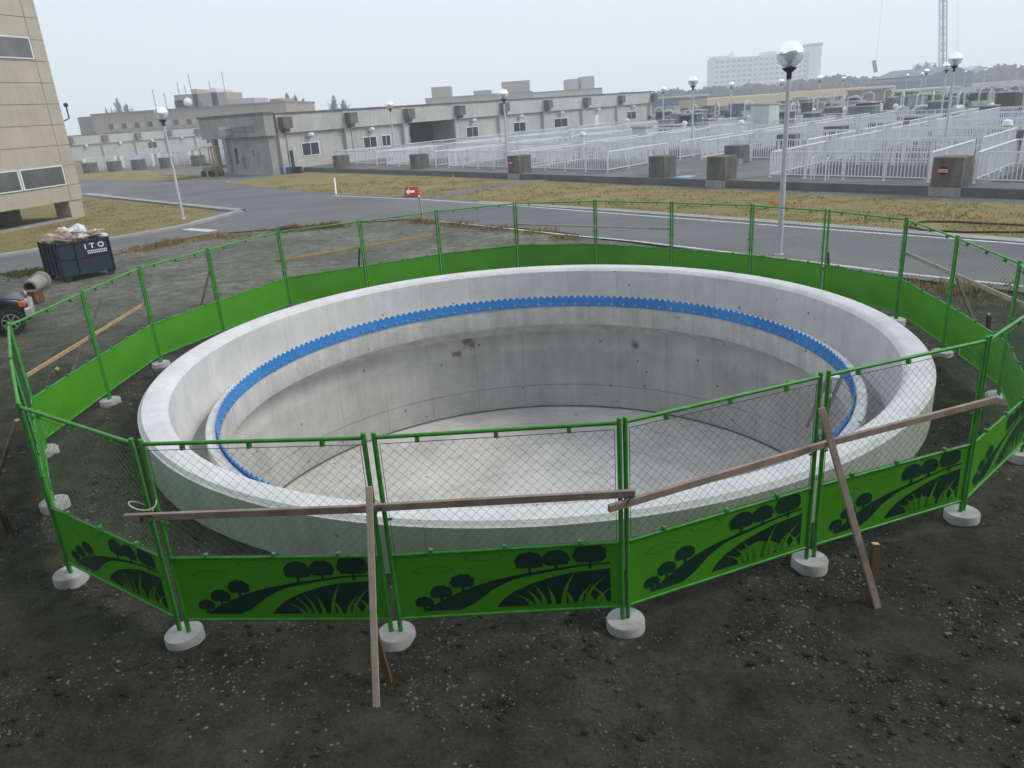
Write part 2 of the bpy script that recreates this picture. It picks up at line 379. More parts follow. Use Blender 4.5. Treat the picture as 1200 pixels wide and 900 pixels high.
def sheet(name, px, z, mat, kind='structure', world=None, res=None):
    pts = world or [G(x, y) for x, y in px]
    b = MB(); b.poly([(p[0], p[1], z) for p in pts]); return tag(b.build(name, mat), kind=kind)
yard_edge = [(-300, 352), (0, 321), (48, 316), (100, 306), (140, 297), (190, 284), (250, 274), (330, 268), (400, 262), (480, 257), (560, 263), (640, 270), (700, 278), (760, 286), (830, 295), (980, 316), (1060, 326), (1200, 343), (1700, 400)]
sheet('road', yard_edge+[(1700, 305), (1200, 262), (900, 240), (600, 222), (400, 212), (330, 203), (256, 200), (95, 200), (-200, 196), (-300, 230)], .008, M['asphalt'])
sheet('lawn', [(266, 214), (300, 209), (350, 203), (420, 204), (500, 207), (640, 213), (780, 220), (900, 226), (1080, 236), (1200, 240), (1700, 262), (1700, 330), (1200, 280), (1050, 269), (900, 258), (720, 245), (600, 238), (500, 232), (420, 229), (380, 226), (300, 219)], .016, M['lawn'])
sheet('lawn', [(-200, 190), (80, 199), (160, 200), (255, 204), (248, 209), (200, 213), (95, 211), (-200, 216)], .016, M['lawn'])
sheet('lawn', [(-200, 236), (60, 228), (98, 231), (170, 238), (252, 247), (252, 251), (214, 265), (150, 276), (100, 283), (0, 299), (-200, 330)], .016, M['lawn'])
# light kerb strips and path
def strip(name, px, wd, z, mat, kind='structure', h=0):
    pts = [xy(G(x, y)) for x, y in px]; b = MB(); L = []; Rr = []
    for i, p in enumerate(pts):
        d = (pts[min(i+1, len(pts)-1)]-pts[max(0, i-1)]).normalized(); n_ = Vector((-d.y, d.x))*wd/2
        L.append((*(p+n_), z)); Rr.append((*(p-n_), z))
    for i in range(len(pts)-1):
        b.add([Rr[i], Rr[i+1], L[i+1], L[i]], [(0, 1, 2, 3)])
        if h: b.add([Rr[i], Rr[i+1], (*Rr[i+1][:2], z-h), (*Rr[i][:2], z-h)], [(0, 3, 2, 1)]); b.add([L[i], L[i+1], (*L[i+1][:2], z-h), (*L[i][:2], z-h)], [(0, 1, 2, 3)])
    return tag(b.build(name, mat), kind=kind)
strip('kerb', [(98, 229), (170, 236.5), (262, 246.5), (283, 248)], .45, .11, M['kerb'], h=.12)
strip('kerb', [(281, 249), (258, 255), (214, 267), (150, 278.5), (0, 301.5), (-200, 333)], .45, .11, M['kerb'], h=.12)
strip('kerb', [(560, 237), (600, 239.5), (720, 247), (900, 260), (1050, 271.5), (1200, 283), (1700, 332)], .5, .035, M['kerb'], h=.04)
strip('path', [(512, 232), (560, 222), (610, 214), (640, 211)], 1.3, .024, M['asphalt'])
for ln in ([(390, 229.5), (495, 234), (600, 241), (720, 250.5), (900, 264), (1000, 271.5), (1200, 286.5), (1700, 337)],
           [(500, 259), (535, 261.5), (600, 268.5), (660, 275), (750, 283.5), (980, 311), (1050, 320), (1200, 336), (1700, 392)],
           [(102, 226.5), (180, 235), (264, 243.5), (286, 247.5)], [(286, 247.5), (240, 259), (216, 266)],
           [(265, 213), (310, 217.5), (385, 226)]):
    strip('road_marking', ln, .13, .0125, M['paint'])
strip('road_marking', [(218, 268.5), (250, 271)], .45, .0125, M['paint'])
strip('road_marking', [(0, 300), (42, 292.5)], .12, .0125, M['paint'])

# ------------------------------------------------------------------ the round concrete tank
tank = empty('concrete_tank', (TC.x, TC.y, 0), 0, 'large round sunken concrete tank with pale rim inside the green fence', 'tank')
NS = 160
b = MB(); b.lathe([(RO, -.6), (RO, .465), (RO-.02, .475)], NS); b.build('outer_wall', M['outer'], tank)
b = MB(); b.lathe([(RO-.02, .475), (RO-.055, .512), (RI+.10, .512), (RI+.045, .49), (RI, .435)], NS); b.build('rim', M['rim'], tank)
b = MB(); b.lathe([(RI, .435), (RI, .02), (RI-.02, -.18), (RI-.10, -.38)], NS); b.build('upper_wall', M['upper'], tank)
b = MB(); b.lathe([(RI-.10, -.38), (RI-.16, -.42), (5.03, -.42)], NS); b.build('trough_floor', M['trough'], tank)
b = MB(); b.lathe([(5.03, -.42), (5.03, -.08), (5.015, -.065), (4.895, -.065), (4.88, -.08), (4.88, -.64), (4.90, -.67), (5.10, -.70), (RI, -.98)], NS)
b.build('launder_wall', M['launder'], tank)
b = MB(); b.lathe([(RI, -.98), (RI, -2.86)], NS); b.build('inner_wall', M['wall'], tank)
b = MB(); b.lathe([(RI, -2.84), (RI-.05, -2.86), (4.0, -2.98), (3.97, -2.985), (3.94, -2.99), (2.4, -3.12), (1.3, -3.22), (.9, -3.45), (.02, -3.5)], NS); b.build('floor', M['floor'], tank)
b = MB(); b.lathe([(RI-.004, -2.835), (RI-.05, -2.845)], NS)
b.build('floor_joint', plain('tar_joint', (.14, .135, .13), .9, .2), tank)
# weir plate with rounded teeth
NT = 224; RP = 4.868; b = MB(); vs_ = []; per = 8
z0, z1, zt = -.235, -.045, .015
def tooth(u):
    t = abs(u-.5)*2                       # 0 at the peak, 1 in the notch
    return z1+(zt-z1)*(1-t)**.75 if t > .12 else zt-(t/.12)**2*(zt-z1)*.10
cnt = NT*per
for k in range(cnt):
    t = 2*math.pi*k/cnt; zz = tooth((k % per)/per)
    for rr in (RP, RP-.012): vs_ += [(rr*math.cos(t), rr*math.sin(t), z0), (rr*math.cos(t), rr*math.sin(t), zz)]
fs_ = []
for k in range(cnt):
    i, j = 4*k, 4*((k+1) % cnt)
    fs_ += [(i, j, j+1, i+1), (i+2, i+3, j+3, j+2), (i+1, j+1, j+3, i+3), (i, i+2, j+2, j)]
b.add(vs_, fs_); weir = b.build('weir_plate', M['blue'], tank)
b = MB(); b.tube([(0, 0, 0), (-.022, 0, 0)], .021, 8); b.box(-.0, -.03, -.03, .001, .03, .03)
bolt_me = None
for k in range(112):
    t = 2*math.pi*(k+.5)/112
    if math.sin(t) < -.42: continue
    if bolt_me is None:
        b = MB(); b.tube([(0, 0, 0), (-.012, 0, 0)], .026, 10); b.tube([(-.012, 0, 0), (-.03, 0, 0)], .013, 8)
        o = b.build('bolt', M['bolt'], weir); bolt_me = o.data
    else: o = link('bolt', bolt_me, weir)
    o.location = ((RP-.012)*math.cos(t), (RP-.012)*math.sin(t), -.175); o.rotation_euler = (0, 0, t)
# ladder leaning on the weir
t = math.atan2(7.55-TC.y+1.6, 4.4)
def stepladder():
    def inside(px, py, rad):                         # point seen at that spot, rad metres from the tank's axis on the near side of its wall
        best = min((abs(math.hypot(G(px, py, z/100).x-TC.x, G(px, py, z/100).y-TC.y)-rad), z) for z in range(-200, 25)); return G(px, py, best[1]/100)
    top = inside(988, 437, 4.72); bot = inside(960, 502, 4.35)
    L = empty('aluminium_ladder', (top.x, top.y, 0), 0, 'short grey metal ladder hanging at the blue weir plate, right side of the tank', 'ladder')
    o0 = Vector((top.x, top.y, 0)); d = (bot-top).normalized()
    side = Vector((-.85, .45, 0)).normalized()*.17
    for s in (0, 1):
        b = MB(); b.bar(top+side*s-o0, bot+side*s-o0, .045, .12, 0, (-.3, -.9, .3)); b.build('rail', M['alu'], L)
    n_ = 3
    for i in range(n_):
        p = top+(bot-top)*((i+.25)/n_)-o0; b = MB(); b.bar(p, p+side, .10, .03); b.build('tread', M['white'], L)
stepladder()

# ------------------------------------------------------------------ temporary fence round the tank
HF = 1.8
def hill_print():
    """picture printed on the outer side of a panel; unit coordinates x 0..1, z 0..1"""
    polys = []
    polys.append([(.10,.10),(.17,.16),(.26,.27),(.36,.38),(.46,.47),(.56,.55),(.68,.62),(.82,.68),(.96,.70),(.96,.73),(.82,.71),(.68,.66),(.56,.605),(.44,.53),(.34,.44),(.25,.33),(.17,.21),(.12,.13)][::-1])
    polys.append([(.105,.09),(.18,.20),(.27,.33),(.36,.42),(.46,.50),(.54,.545),(.48,.46),(.42,.36),(.38,.26),(.34,.17),(.28,.09)])
    polys.append([(.44,.09),(.47,.20),(.52,.32),(.60,.44),(.70,.54),(.80,.60),(.96,.625),(.96,.09)])
    def crown(cx, cz, r, seed):
        rnd = random.Random(seed); pts = []
        n_ = 40
        for i in range(n_):
            t = 2*math.pi*i/n_; s = 1+.085*abs(math.sin(t*4.5+seed))
            x = math.cos(t)*r*s; z = math.sin(t)*r*2.35*s
            if z < -r*1.55: z = -r*1.55+.1*(z+r*1.55)
            pts.append((cx+x, cz+z))
        return pts
    for i, (cx, cz, r) in enumerate([(.115,.235,.040),(.195,.38,.048),(.295,.53,.052),(.60,.86-.06,.062),(.72,.84-.02,.058),(.87,.88-.02,.072)]):
        polys.append(crown(cx, cz, r, i+1))
        polys.append([(cx-.008, cz-r*3.0), (cx+.008, cz-r*3.0), (cx+.006, cz-r*1.4), (cx-.006, cz-r*1.4)])
    blades = []
    rnd = random.Random(3)
    for x, h, lean in [(.60,.20,-.07),(.63,.28,-.05),(.66,.34,-.04),(.70,.30,-.02),(.745,.50,.045),(.78,.26,-.03),(.82,.30,.05),(.85,.42,.075),(.875,.22,-.04),(.90,.24,.06),(.93,.30,-.06)]:
        pts = []
        for i in range(6):
            t = i/5; w_ = .012*(1-t)**.8; c_ = x+lean*t*t*1.2; pts.append((c_-w_, .10+h*t))
        for i in range(5, -1, -1):
            t = i/5; w_ = .012*(1-t)**.8; c_ = x+lean*t*t*1.2; pts.append((c_+w_+.0008, .10+h*t))
        blades.append(pts)
    clouds = []
    for cx, cz in ((.17,.74),(.40,.90)):
        ring = []
        for i in range(28):
            t = 2*math.pi*i/28; rr = 1+.07*math.sin(6*t+cx*9)
            ring.append((cx+.085*math.cos(t)*rr, cz+.075*math.sin(t)*rr*(1.0 if math.sin(t) > 0 else .6)))
        clouds.append(ring)
    return polys, blades, clouds
PR = hill_print()
GAP = {0: .05, 1: .040, 2: .024, 3: .042, 9: .040}
def panel(P, Q, i, label):
    """one fence panel from corner P to Q, outside on its -Y side, seen with P on the left from outside"""
    P, Q = xy(P), xy(Q); d = Q-P; L = d.length; c = (P+Q)/2
    e = empty('mesh_fence', (c.x, c.y, 0), math.atan2(d.y, d.x), label, 'fence', 'green mesh fence panels in a ring round the tank')
    gl_, gr_ = GAP.get(i, .026), GAP.get((i+1) % 23, .026); mid = (gl_-gr_)/2; W = L/2-(gl_+gr_)/2; c = c+d.normalized()*mid; e.location = (c.x, c.y, 0); ZM, ZB, ZTOP = .735, .135, 1.765
    for s in (-1, 1):
        b = MB(); b.tube([(0, 0, -.02), (0, 0, HF)], .0195, 12); b.sph((0, 0, HF), .021, 10, 0, 0, 1, .5)
        o = b.build('post', M['green'], e, (s*W, 0, 0))
    for z, rr in ((ZTOP, .0165), (ZM, .014), (ZB, .014)):
        b = MB(); b.tube([(-W+.015, 0, z), (W-.015, 0, z)], rr, 10); b.build('rail', M['green'], e)
    # chain-link infill
    b = MB(); x0, x1, zb, zt_ = -W+.035, W-.035, ZM+.02, ZTOP-.055; p = .082; rw = .0012
    def seg(a0, a1):
        dx = Vector(a1)-Vector(a0)
        if dx.length < .02: return
        nrm = dx.normalized().cross(Vector((0, 1, 0)))*rw; yv = Vector((0, rw, 0)); A, B = Vector(a0), Vector(a1)
        b.add([A+nrm, A-nrm*.5+yv, A-nrm*.5-yv, B+nrm, B-nrm*.5+yv, B-nrm*.5-yv], [(0,3,4,1),(1,4,5,2),(2,5,3,0)])
    hh = zt_-zb; k = x0-hh
    while k < x1:
        xs, xe = max(x0, k), min(x1, k+hh)
        if xe-xs > .01:
            seg((xs, .002, zb+(xs-k)), (xe, .002, zb+(xe-k)))
            seg((x0+x1-xs, -.002, zb+(xs-k)), (x0+x1-xe, -.002, zb+(xe-k)))
        k += p
    for z in (zb, zt_): b.tube([(x0, 0, z), (x1, 0, z)], .003, 4, caps=False)
    for x in (x0, x1): b.tube([(x, 0, zb), (x, 0, zt_)], .003, 4, caps=False)
    b.build('chain_link_mesh', M['wire'], e)
    # clips
    for z in (ZTOP-.035, ZM+.02):
        for j in range(3):
            x = (-.62+.62*j)*W+random.uniform(-.03, .03); b = MB(); b.box(-.016, -.02, -.022, .016, .02, .022)
            bevel(b.build('clip', M['green'], e, (x, 0, z)), .006)
    for s in (-1, 1):
        for z in (ZM+.33,):
            b = MB(); b.tube([(s*W, 0, z), (s*(W-.055), 0, z)], .012, 6); b.build('clip', M['green'], e)
    # plastic sheet with the print
    b = MB(); nx, nz = 14, 4; x0, x1, zb, zt_ = -W+.02, W-.02, ZB+.005, ZM-.008
    am = random.uniform(.008, .020); ph = random.uniform(0, 6)
    def yy(x, z):
        q = math.sin((x-x0)/(x1-x0)*math.pi)*math.sin((z-zb)/(zt_-zb)*math.pi)
        return am*q*math.sin(x*3.1+ph+z*2)
    for s_, off in ((0, -.0015), (1, .0015)):
        vs = [(x0+(x1-x0)*a_/nx, yy(x0+(x1-x0)*a_/nx, zb+(zt_-zb)*c_/nz)+off, zb+(zt_-zb)*c_/nz) for c_ in range(nz+1) for a_ in range(nx+1)]
        fs = []
        for c_ in range(nz):
            for a_ in range(nx):
                q = (c_*(nx+1)+a_, c_*(nx+1)+a_+1, (c_+1)*(nx+1)+a_+1, (c_+1)*(nx+1)+a_); fs.append(q if s_ == 0 else q[::-1])
        b.add(vs, fs, 0, True)
    sh = b.build('plastic_sheet', M['sheet'], e)
    polys, blades, clouds = PR
    def tr(pt, lift):
        x = x0+(x1-x0)*pt[0]; z = zb+(zt_-zb)*pt[1]; return Vector((x, yy(x, z)-.0015-lift, z))
    b = MB()
    def fill(pl, lift, mi):
        # subdivide long polygons so that they follow the sheet
        pts = [Vector((q[0], q[1], 0)) for q in pl]
        for t in tessellate_polygon([pts]):
            A, B, C_ = (pts[q] for q in t)
            T = [tr((q.x, q.y), lift) for q in (A, B, C_)]
            nn = (T[1]-T[0]).cross(T[2]-T[0])
            b.add(T, [(0, 1, 2) if nn.y < 0 else (2, 1, 0)], mi)
    for j, pl in enumerate(polys): fill(pl, .0040+.0002*j, 0)
    for j, pl in enumerate(blades): fill(pl, .0100+.0003*j, 1)
    for rg in clouds:
        n_ = len(rg)
        cx = sum(q[0] for q in rg)/n_; cz = sum(q[1] for q in rg)/n_
        for j in range(n_):
            q0, q1 = rg[j], rg[(j+1) % n_]
            i0, i1 = [(cx+(q[0]-cx)*.95, cz+(q[1]-cz)*.92) for q in (q0, q1)]
            T = [tr(q, .005) for q in (q0, q1, i1, i0)]; nn = (T[1]-T[0]).cross(T[2]-T[0])
            b.add(T, [(0, 1, 2, 3) if nn.y < 0 else (3, 2, 1, 0)], 2)
    b.build('printed_picture', [M['sheetdark'], M['sheet'], M['inkline']], sh)
    return e
CN = [(-2.94,5.45),(-1.10,5.26),(.80,5.22),(2.59,5.90),(4.33,6.51),(5.68,7.67),(6.46,9.34),(6.74,11.20),(6.95,13.07),(6.23,14.63),
      (5.24,16.02),(3.84,17.31),(2.28,18.59),(.37,19.19),(-1.54,18.73),(-3.24,17.8),(-4.91,17.01),(-5.78,15.08),(-6.45,13.52),(-6.50,11.64),(-6.50,9.75),(-5.50,8.12),(-4.47,6.52)]
plab = ['front green fence panel left of the tall pale timber prop', 'front green fence panel between the tall pale prop and the crossed planks', 'front green fence panel just right of the crossed plank ends',
        'green fence panel behind the leaning timber prop at the front right', 'green fence panel turning away at the right end of the long plank', 'green fence panel on the right, cut by the photo edge at plank height',
        'green fence panel at the right edge beyond the cut-off one', 'green fence panel behind the pale slanting board on the right', 'green fence panel at the right where the pale board begins',
        'back right green fence panel just right of the lamp post base', 'back green fence panel in front of the big lamp post', 'back green fence panel left of the big lamp post',
        'back green fence panel in front of the road, right of the middle of the ring', 'back green fence panel at the middle of the far side', 'back green fence panel left of the middle of the far side',
        'back left green fence panel behind which the arrow sign stands', 'back left green fence panel with the long yellow timber behind it', 'left back green fence panel, a thin brown stake behind it',
        'left green fence panel in line with the navy skip', 'left green fence panel behind which the dark prop leans', 'left green fence panel at the photo edge in front of the black car',
        'left green fence panel seen edge-on at the photo edge', 'front left green fence panel slanting away from the wire-looped posts']
n = len(CN)
for i in range(n): panel(CN[i], CN[(i+1) % n], i, plab[i])
# weights
ordn = ['first', 'second', 'third', 'fourth', 'fifth', 'sixth', 'seventh', 'eighth']
wl = ['round concrete footing under the wire-looped fence posts at front left', 'round concrete footing beside the tall pale prop', 'round concrete footing under the plank crossing, front middle', 'round concrete footing left of the leaning prop at front right',
      'round concrete footing at the right end of the long plank', 'round concrete footing at the right edge of the photo', 'round concrete footing at the right bend of the fence', 'round concrete footing beyond the tank rim on the right', 'round concrete footing touching the rim at the back right']
for i, c in enumerate(CN):
    b = MB(); b.lathe([(.001, -.16), (.158, -.16), (.158, .0), (.150, .012), (.001, .014)], 40)
    o = b.build('fence_footing', M['block'], None, (c[0], c[1], 0)); o.rotation_euler = (random.uniform(-.04, .04), random.uniform(-.04, .04), random.uniform(0, 6))
    lab = wl[i] if i < len(wl) else (f'round concrete footing low behind the far rim, {ordn[16-i]} from the left' if i < 17 else
        ['round concrete footing at the back left behind the rim', 'round concrete footing left of the rim, next to the brightest panel', 'round concrete footing on the left, second from the front corner group', 'round concrete footing behind the left fence posts at the photo edge', 'round concrete footing just behind the front left corner footing', 'round concrete footing at the outer left corner of the fence'][i-17])
    tag(o, lab, 'footing', 'round concrete fence footings')

# ------------------------------------------------------------------ timbers
def out(c, k=.06):
    v = xy(c)-TC; v.normalize(); return xy(c)+v*k
def timber(name, pts, wd, ht, mat, label, cat='timber', end=None, up=(0, 0, 1), group=None):
    p0 = Vector(pts[0]); b = MB()
    for q0, q1 in zip(pts[:-1], pts[1:]): b.bar(Vector(q0)-p0, Vector(q1)-p0, wd, ht, 0, up)
    o = bevel(b.build(name, mat, None, p0), .003, 1); return tag(o, label, cat, group)
A_, B_, C_, D_, E_ = (out(CN[i]) for i in range(5))
def along(p, q, t): return p+(q-p)*t
p0 = along(A_, B_, -.10)
timber('timber_rail', [(*p0, 1.155), (*along(A_, B_, 1.0), 1.20), ], .035, .06, M['timber'], 'weathered timber rail tied across the front left fence panel', group='brace timbers on the fence')
q = out(CN[1], .055); timber('timber_rail', [(*along(q, C_, -.06), 1.205), (*along(q, C_, 1.04), 1.20)], .035, .06, M['timber'], 'weathered timber rail across the front middle fence panel', group='brace timbers on the fence')
c2, e2 = out(CN[2], .10), out(CN[4], .09)
d2 = out(CN[3], .09)
timber('timber_rail', [(*along(c2, d2, -.08), 1.135), (*along(c2, d2, 1.03), 1.185)], .035, .06, M['timber'], 'weathered timber rail with its cut end overlapping at the front middle post', group='brace timbers on the fence')
timber('timber_rail', [(*along(d2, e2, -.01), 1.186), (*along(d2, e2, 1.04), 1.20)], .035, .06, M['timber'], 'weathered timber rail ending free past the front right post', group='brace timbers on the fence')
g = G(441, 835, -.09); top = Vector((*out(CN[1], .12), 1.42))
timber('timber_prop', [top, (g.x, g.y, -.12)], .05, .03, M['palewood'], 'tall pale timber prop leaning on the front fence', up=(0, -1, .3), group='props of the fence')
g = G(1031, 716, -.09); top = Vector((*(out(CN[3], .15)-Vector((.12, .0))), 1.54))
timber('timber_prop', [top, (g.x, g.y, -.12)], .055, .03, M['timber'], 'greyish timber prop leaning on the front right fence', up=(0, -1, .3), group='props of the fence')
def stake(base, topz, tip, sz, mat, label):
    b = MB(); base = Vector((base[0], base[1], -.14)); tip = Vector((*tip, topz))
    b.bar(Vector((0, 0, 0)), tip-base, sz, sz, 0, (0, 1, 0)); 
    b.bar(tip-base, tip-base+(tip-base).normalized()*.003, sz*.96, sz*.96, 1, (0, 1, 0))
    o = b.build('ground_stake', [mat, M['cutend']], None, base); bevel(o, .004, 1); return tag(o, label, 'stake', 'stakes driven in beside the props')
def tipat(px, py, z): v = G(px, py, z); return (v.x, v.y)
g = G(458, 802, -.09); stake(g, .40, tipat(439, 738, .40), .045, M['stake'], 'brown square stake beside the tall pale prop')
g = G(1020, 711, -.09); stake(g, .45, tipat(1026, 637, .45), .055, M['stake'], 'dark brown stake beside the leaning front right prop')
# left and right side timbers
def P3(i, py, k=.06, dx=0):                    # point on corner i at the height seen at row py
    c = out(CN[i], k); best = min((abs(projy(c.x, c.y, z/100)-py), z/100) for z in range(0, 200)); return Vector((c.x, c.y, best[1]))
def projy(x, y, z):
    d = Vector((x, y, z-CH)); return 450-F*d.dot(UP)/d.dot(FWD)
a_ = P3(19, 395); c_ = P3(18, 356); dd = c_-a_
timber('timber_rail', [a_-dd*.92, c_+dd*.02], .03, .05, M['newwood'], 'fresh yellow timber rail across the left fence panels', group='brace timbers on the fence')
a_ = P3(16, 305); c_ = P3(14, 274); 
timber('timber_rail', [a_+(a_-c_)*.03, c_+(c_-a_)*.04], .03, .05, M['newwood'], 'long fresh yellow timber behind the back left fence', group='brace timbers on the fence')
a_ = P3(13, 263); c_ = P3(11, 268); timber('timber_rail', [a_, c_], .03, .045, M['palewood'], 'pale thin timber behind the far middle fence', group='brace timbers on the fence')
a_ = P3(8, 297); c_ = P3(6, 355); timber('timber_rail', [a_, c_+(c_-a_)*.15], .03, .06, M['palewood'], 'pale board slanting behind the right fence panels', group='brace timbers on the fence')
def prop(px0, py0, h, px1, py1, mat, label, wd=.05):
    t0 = G(px0, py0, h); g = G(px1, py1); timber('timber_prop', [t0, (g.x, g.y, -.1)], wd, .03, mat, label, group='props of the fence')
prop(119, 350, .95, 78, 442, M['greywood'], 'dark grey prop leaning outside the left fence', .06)
g = G(71, 441); stake(g, .35, tipat(67, 432, .35), .06, M['newwood'], 'short pale-topped stake by the dark grey prop')
prop(1117, 315, .80, 1146, 378, M['greywood'], 'dark grey prop behind the right fence', .06)
g = G(1159, 382); stake(g, .40, tipat(1159, 368, .40), .05, M['greywood'], 'short stake with a pale top behind the right fence')
prop(20, 492, 1.1, -14, 575, M['timber'], 'weathered prop leaning outside the left fence corner', .05)
g = G(8, 612); stake(g, .38, tipat(-4, 588, .38), .05, M['stake'], 'brown stake at the left edge of the photo')
prop(247, 312, .85, 233, 360, M['stake'], 'thin brown prop behind the left back fence', .05)
prop(421, 291, .7, 420, 313, M['greywood'], 'short dark prop behind the back left fence posts', .05)
prop(970, 296, .9, 972, 318, M['greywood'], 'small dark prop behind the back right double posts', .05)
# wire loops at the front-left posts and dark tie wires
b = MB(); c = out(CN[0], .02); pts = []
for i in range(15):
    t = i/14*5.4; pts.append(Vector((.105*math.cos(t+1.2)-.03, .07*math.sin(t+1.2)-.02, .02+.18*i/14+.07*math.sin(t))))
b.tube(pts, .006, 6); o = b.build('wire_loop', M['rope'], None, (c.x, c.y, 1.14)); tag(o, 'pale loose wire loop round the front left fence posts', 'wire')
for i, z, lab in ((1, 1.2, 'black tie wire at the tall pale prop'), (2, 1.17, 'black tie wire at the plank crossing'), (3, 1.19, 'black tie wire at the leaning front right prop'), (0, 1.165, 'black tie wire on the front left plank')):
    c = out(CN[i], .05); b = MB(); 
    for j in range(3):
        pts = [Vector((.05*math.cos(t*6.283/12)+.006*j, .075*math.sin(t*6.283/12), .03*math.sin(t*1.3+j)+.012*(j-1))) for t in range(13)]
        b.tube(pts, .0035, 5)
    tag(b.build('tie_wire', M['tie'], None, (c.x, c.y, z)), lab, 'wire', 'tie wires on the fence timbers')

# ------------------------------------------------------------------ loose stones and weeds
def pebbles(name, num, fn, smin, smax, mat):
    t_ = (1+5**.5)/2; clod = mat is M['dirt']
    ico = [Vector(v).normalized() for v in ((-1,t_,0),(1,t_,0),(-1,-t_,0),(1,-t_,0),(0,-1,t_),(0,1,t_),(0,-1,-t_),(0,1,-t_),(t_,0,-1),(t_,0,1),(-t_,0,-1),(-t_,0,1))]
    fc = [(0,11,5),(0,5,1),(0,1,7),(0,7,10),(0,10,11),(1,5,9),(5,11,4),(11,10,2),(10,7,6),(7,1,8),(3,9,4),(3,4,2),(3,2,6),(3,6,8),(3,8,9),(4,9,5),(2,4,11),(6,2,10),(8,6,7),(9,8,1)]
    b = MB()
    for _ in range(num):
        x, y = fn(); s = smin*(smax/smin)**(random.random()**2.2); z = gz(x, y)
        sx, sy, sz = s*random.uniform(.7, 1.3), s*random.uniform(.7, 1.3), s*random.uniform(.4, .8); a_ = random.uniform(0, 6.28); ca, sa = math.cos(a_), math.sin(a_)
        vs = []
        for v in ico:
            k = random.uniform(.8, 1.2); X, Y = v.x*sx*k, v.y*sy*k; vs.append((x+X*ca-Y*sa, y+X*sa+Y*ca, z+v.z*sz*k+sz*.2))
        b.add(vs, fc)
    return tag(b.build(name, mat), 'dark clods of dirt around the fence' if clod else 'pale loose pebbles scattered over the dark dirt', 'gravel', kind='stuff')
def front():
    while True:
        x = random.uniform(-7, 8); y = random.uniform(2.6, 9)**1.0
        if math.hypot(x-TC.x, y-TC.y) > RO+.05:
            if noise.noise(Vector((x*1.1, y*1.1, 5))) > random.uniform(-.30, .30): return x, y
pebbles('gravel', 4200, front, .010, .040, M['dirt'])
def wide():
    while True:
        x = random.uniform(-15, 14); y = random.uniform(6, 30)
        if math.hypot(x-TC.x, y-TC.y) > RO+.05 and projy(x, y, 0) > 275 - .01*x: return x, y
pebbles('gravel', 17000, front, .003, .017, M['stone'])
pebbles('gravel', 5000, wide, .008, .035, M['stone'])
def weeds(name, px, num, hmin, hmax, spread, mat, label):
    pts = [xy(G(x, y)) for x, y in px]; b = MB()
    segs = [(p, q) for p, q in zip(pts[:-1], pts[1:])]; wts = [(q-p).length for p, q in segs]
    for _ in range(num):
        p, q = random.choices(segs, wts)[0]; c = p+(q-p)*random.random()+Vector((random.gauss(0, spread), random.gauss(0, spread)))
        cl = noise.noise(Vector((c.x*.9, c.y*.9, 1)))
        if cl < random.uniform(-.5, .3): continue
        for k in range(7):
            a_ = random.uniform(0, 6.28); h = random.uniform(hmin, hmax)*(1+cl); ln = random.uniform(.2, .9)*h; wv = .008
            x, y = c.x+random.uniform(-.06, .06), c.y+random.uniform(-.06, .06); dx, dy = math.cos(a_), math.sin(a_)
            z_ = -.03
            b.add([(x-dy*wv, y+dx*wv, z_), (x+dy*wv, y-dx*wv, z_), (x+dx*ln*.4+dy*wv*.8, y+dy*ln*.4-dx*wv*.8, z_+h*.65), (x+dx*ln*.4-dy*wv*.8, y+dy*ln*.4+dx*wv*.8, z_+h*.65), (x+dx*ln, y+dy*ln, z_+h)], [(0,1,2,3),(3,2,4)])
    return tag(b.build(name, mat), label, 'weeds', kind='stuff')
weeds('weeds', [(140, 299), (190, 286), (250, 277), (330, 270), (400, 264)], 1100, .04, .15, .40, M['weed'], 'dry yellow weeds along the yard edge by the road')
weeds('weeds', [(325, 271), (360, 268), (400, 264)], 500, .08, .20, .22, M['weedred'], 'reddish dry weeds at the road edge')
weeds('weeds', [(480, 260), (520, 262), (560, 266), (640, 274), (700, 281)], 700, .05, .14, .3, M['weed'], 'low dry weeds behind the far fence')
weeds('weeds', [(1075, 332), (1120, 337), (1200, 348)], 260, .04, .12, .35, M['weed'], 'thin dry weeds beside the road at the right')
weeds('weeds', [(0, 325), (45, 319)], 300, .05, .13, .3, plain('green_weed', (.07, .10, .02), .9, .4, .6), 'green weeds between the skip and the road')

def tufts(num):
    b = MB(); k = 0
    A = [G(*p) for p in ((300, 221), (500, 207), (1200, 242), (1250, 283), (900, 257), (600, 237))]; B = [G(*p) for p in ((0, 296), (100, 232), (250, 247), (214, 263), (100, 280))]
    from mathutils.geometry import intersect_point_tri_2d
    tris = []
    for P in (A, B):
        P2 = [xy(p) for p in P]
        for t in tessellate_polygon([[Vector((p.x, p.y, 0)) for p in P2]]): tris.append([P2[i] for i in t])
    wt = [abs((t[1]-t[0]).cross(t[2]-t[0]))/(1+((t[0]+t[1]+t[2])/3).length)**1.5 for t in tris]
    for _ in range(num):
        t = random.choices(tris, wt)[0]; u, v = random.random(), random.random()
        if u+v > 1: u, v = 1-u, 1-v
        c = t[0]+(t[1]-t[0])*u+(t[2]-t[0])*v
        if noise.noise(Vector((c.x*.7, c.y*.7, 2))) < random.uniform(-.4, .4): continue
        for q in range(5):
            a_ = random.uniform(0, 6.28); h = random.uniform(.03, .09); x, y = c.x+random.gauss(0, .06), c.y+random.gauss(0, .06); w_ = .012
            b.add([(x-w_*math.sin(a_), y+w_*math.cos(a_), .012), (x+w_*math.sin(a_), y-w_*math.cos(a_), .012), (x+h*.6*math.cos(a_), y+h*.6*math.sin(a_), .012+h)], [(0, 1, 2)])
    return tag(b.build('lawn_tufts', M['weed']), 'short dry grass tufts on the strips of lawn', 'grass', kind='stuff')
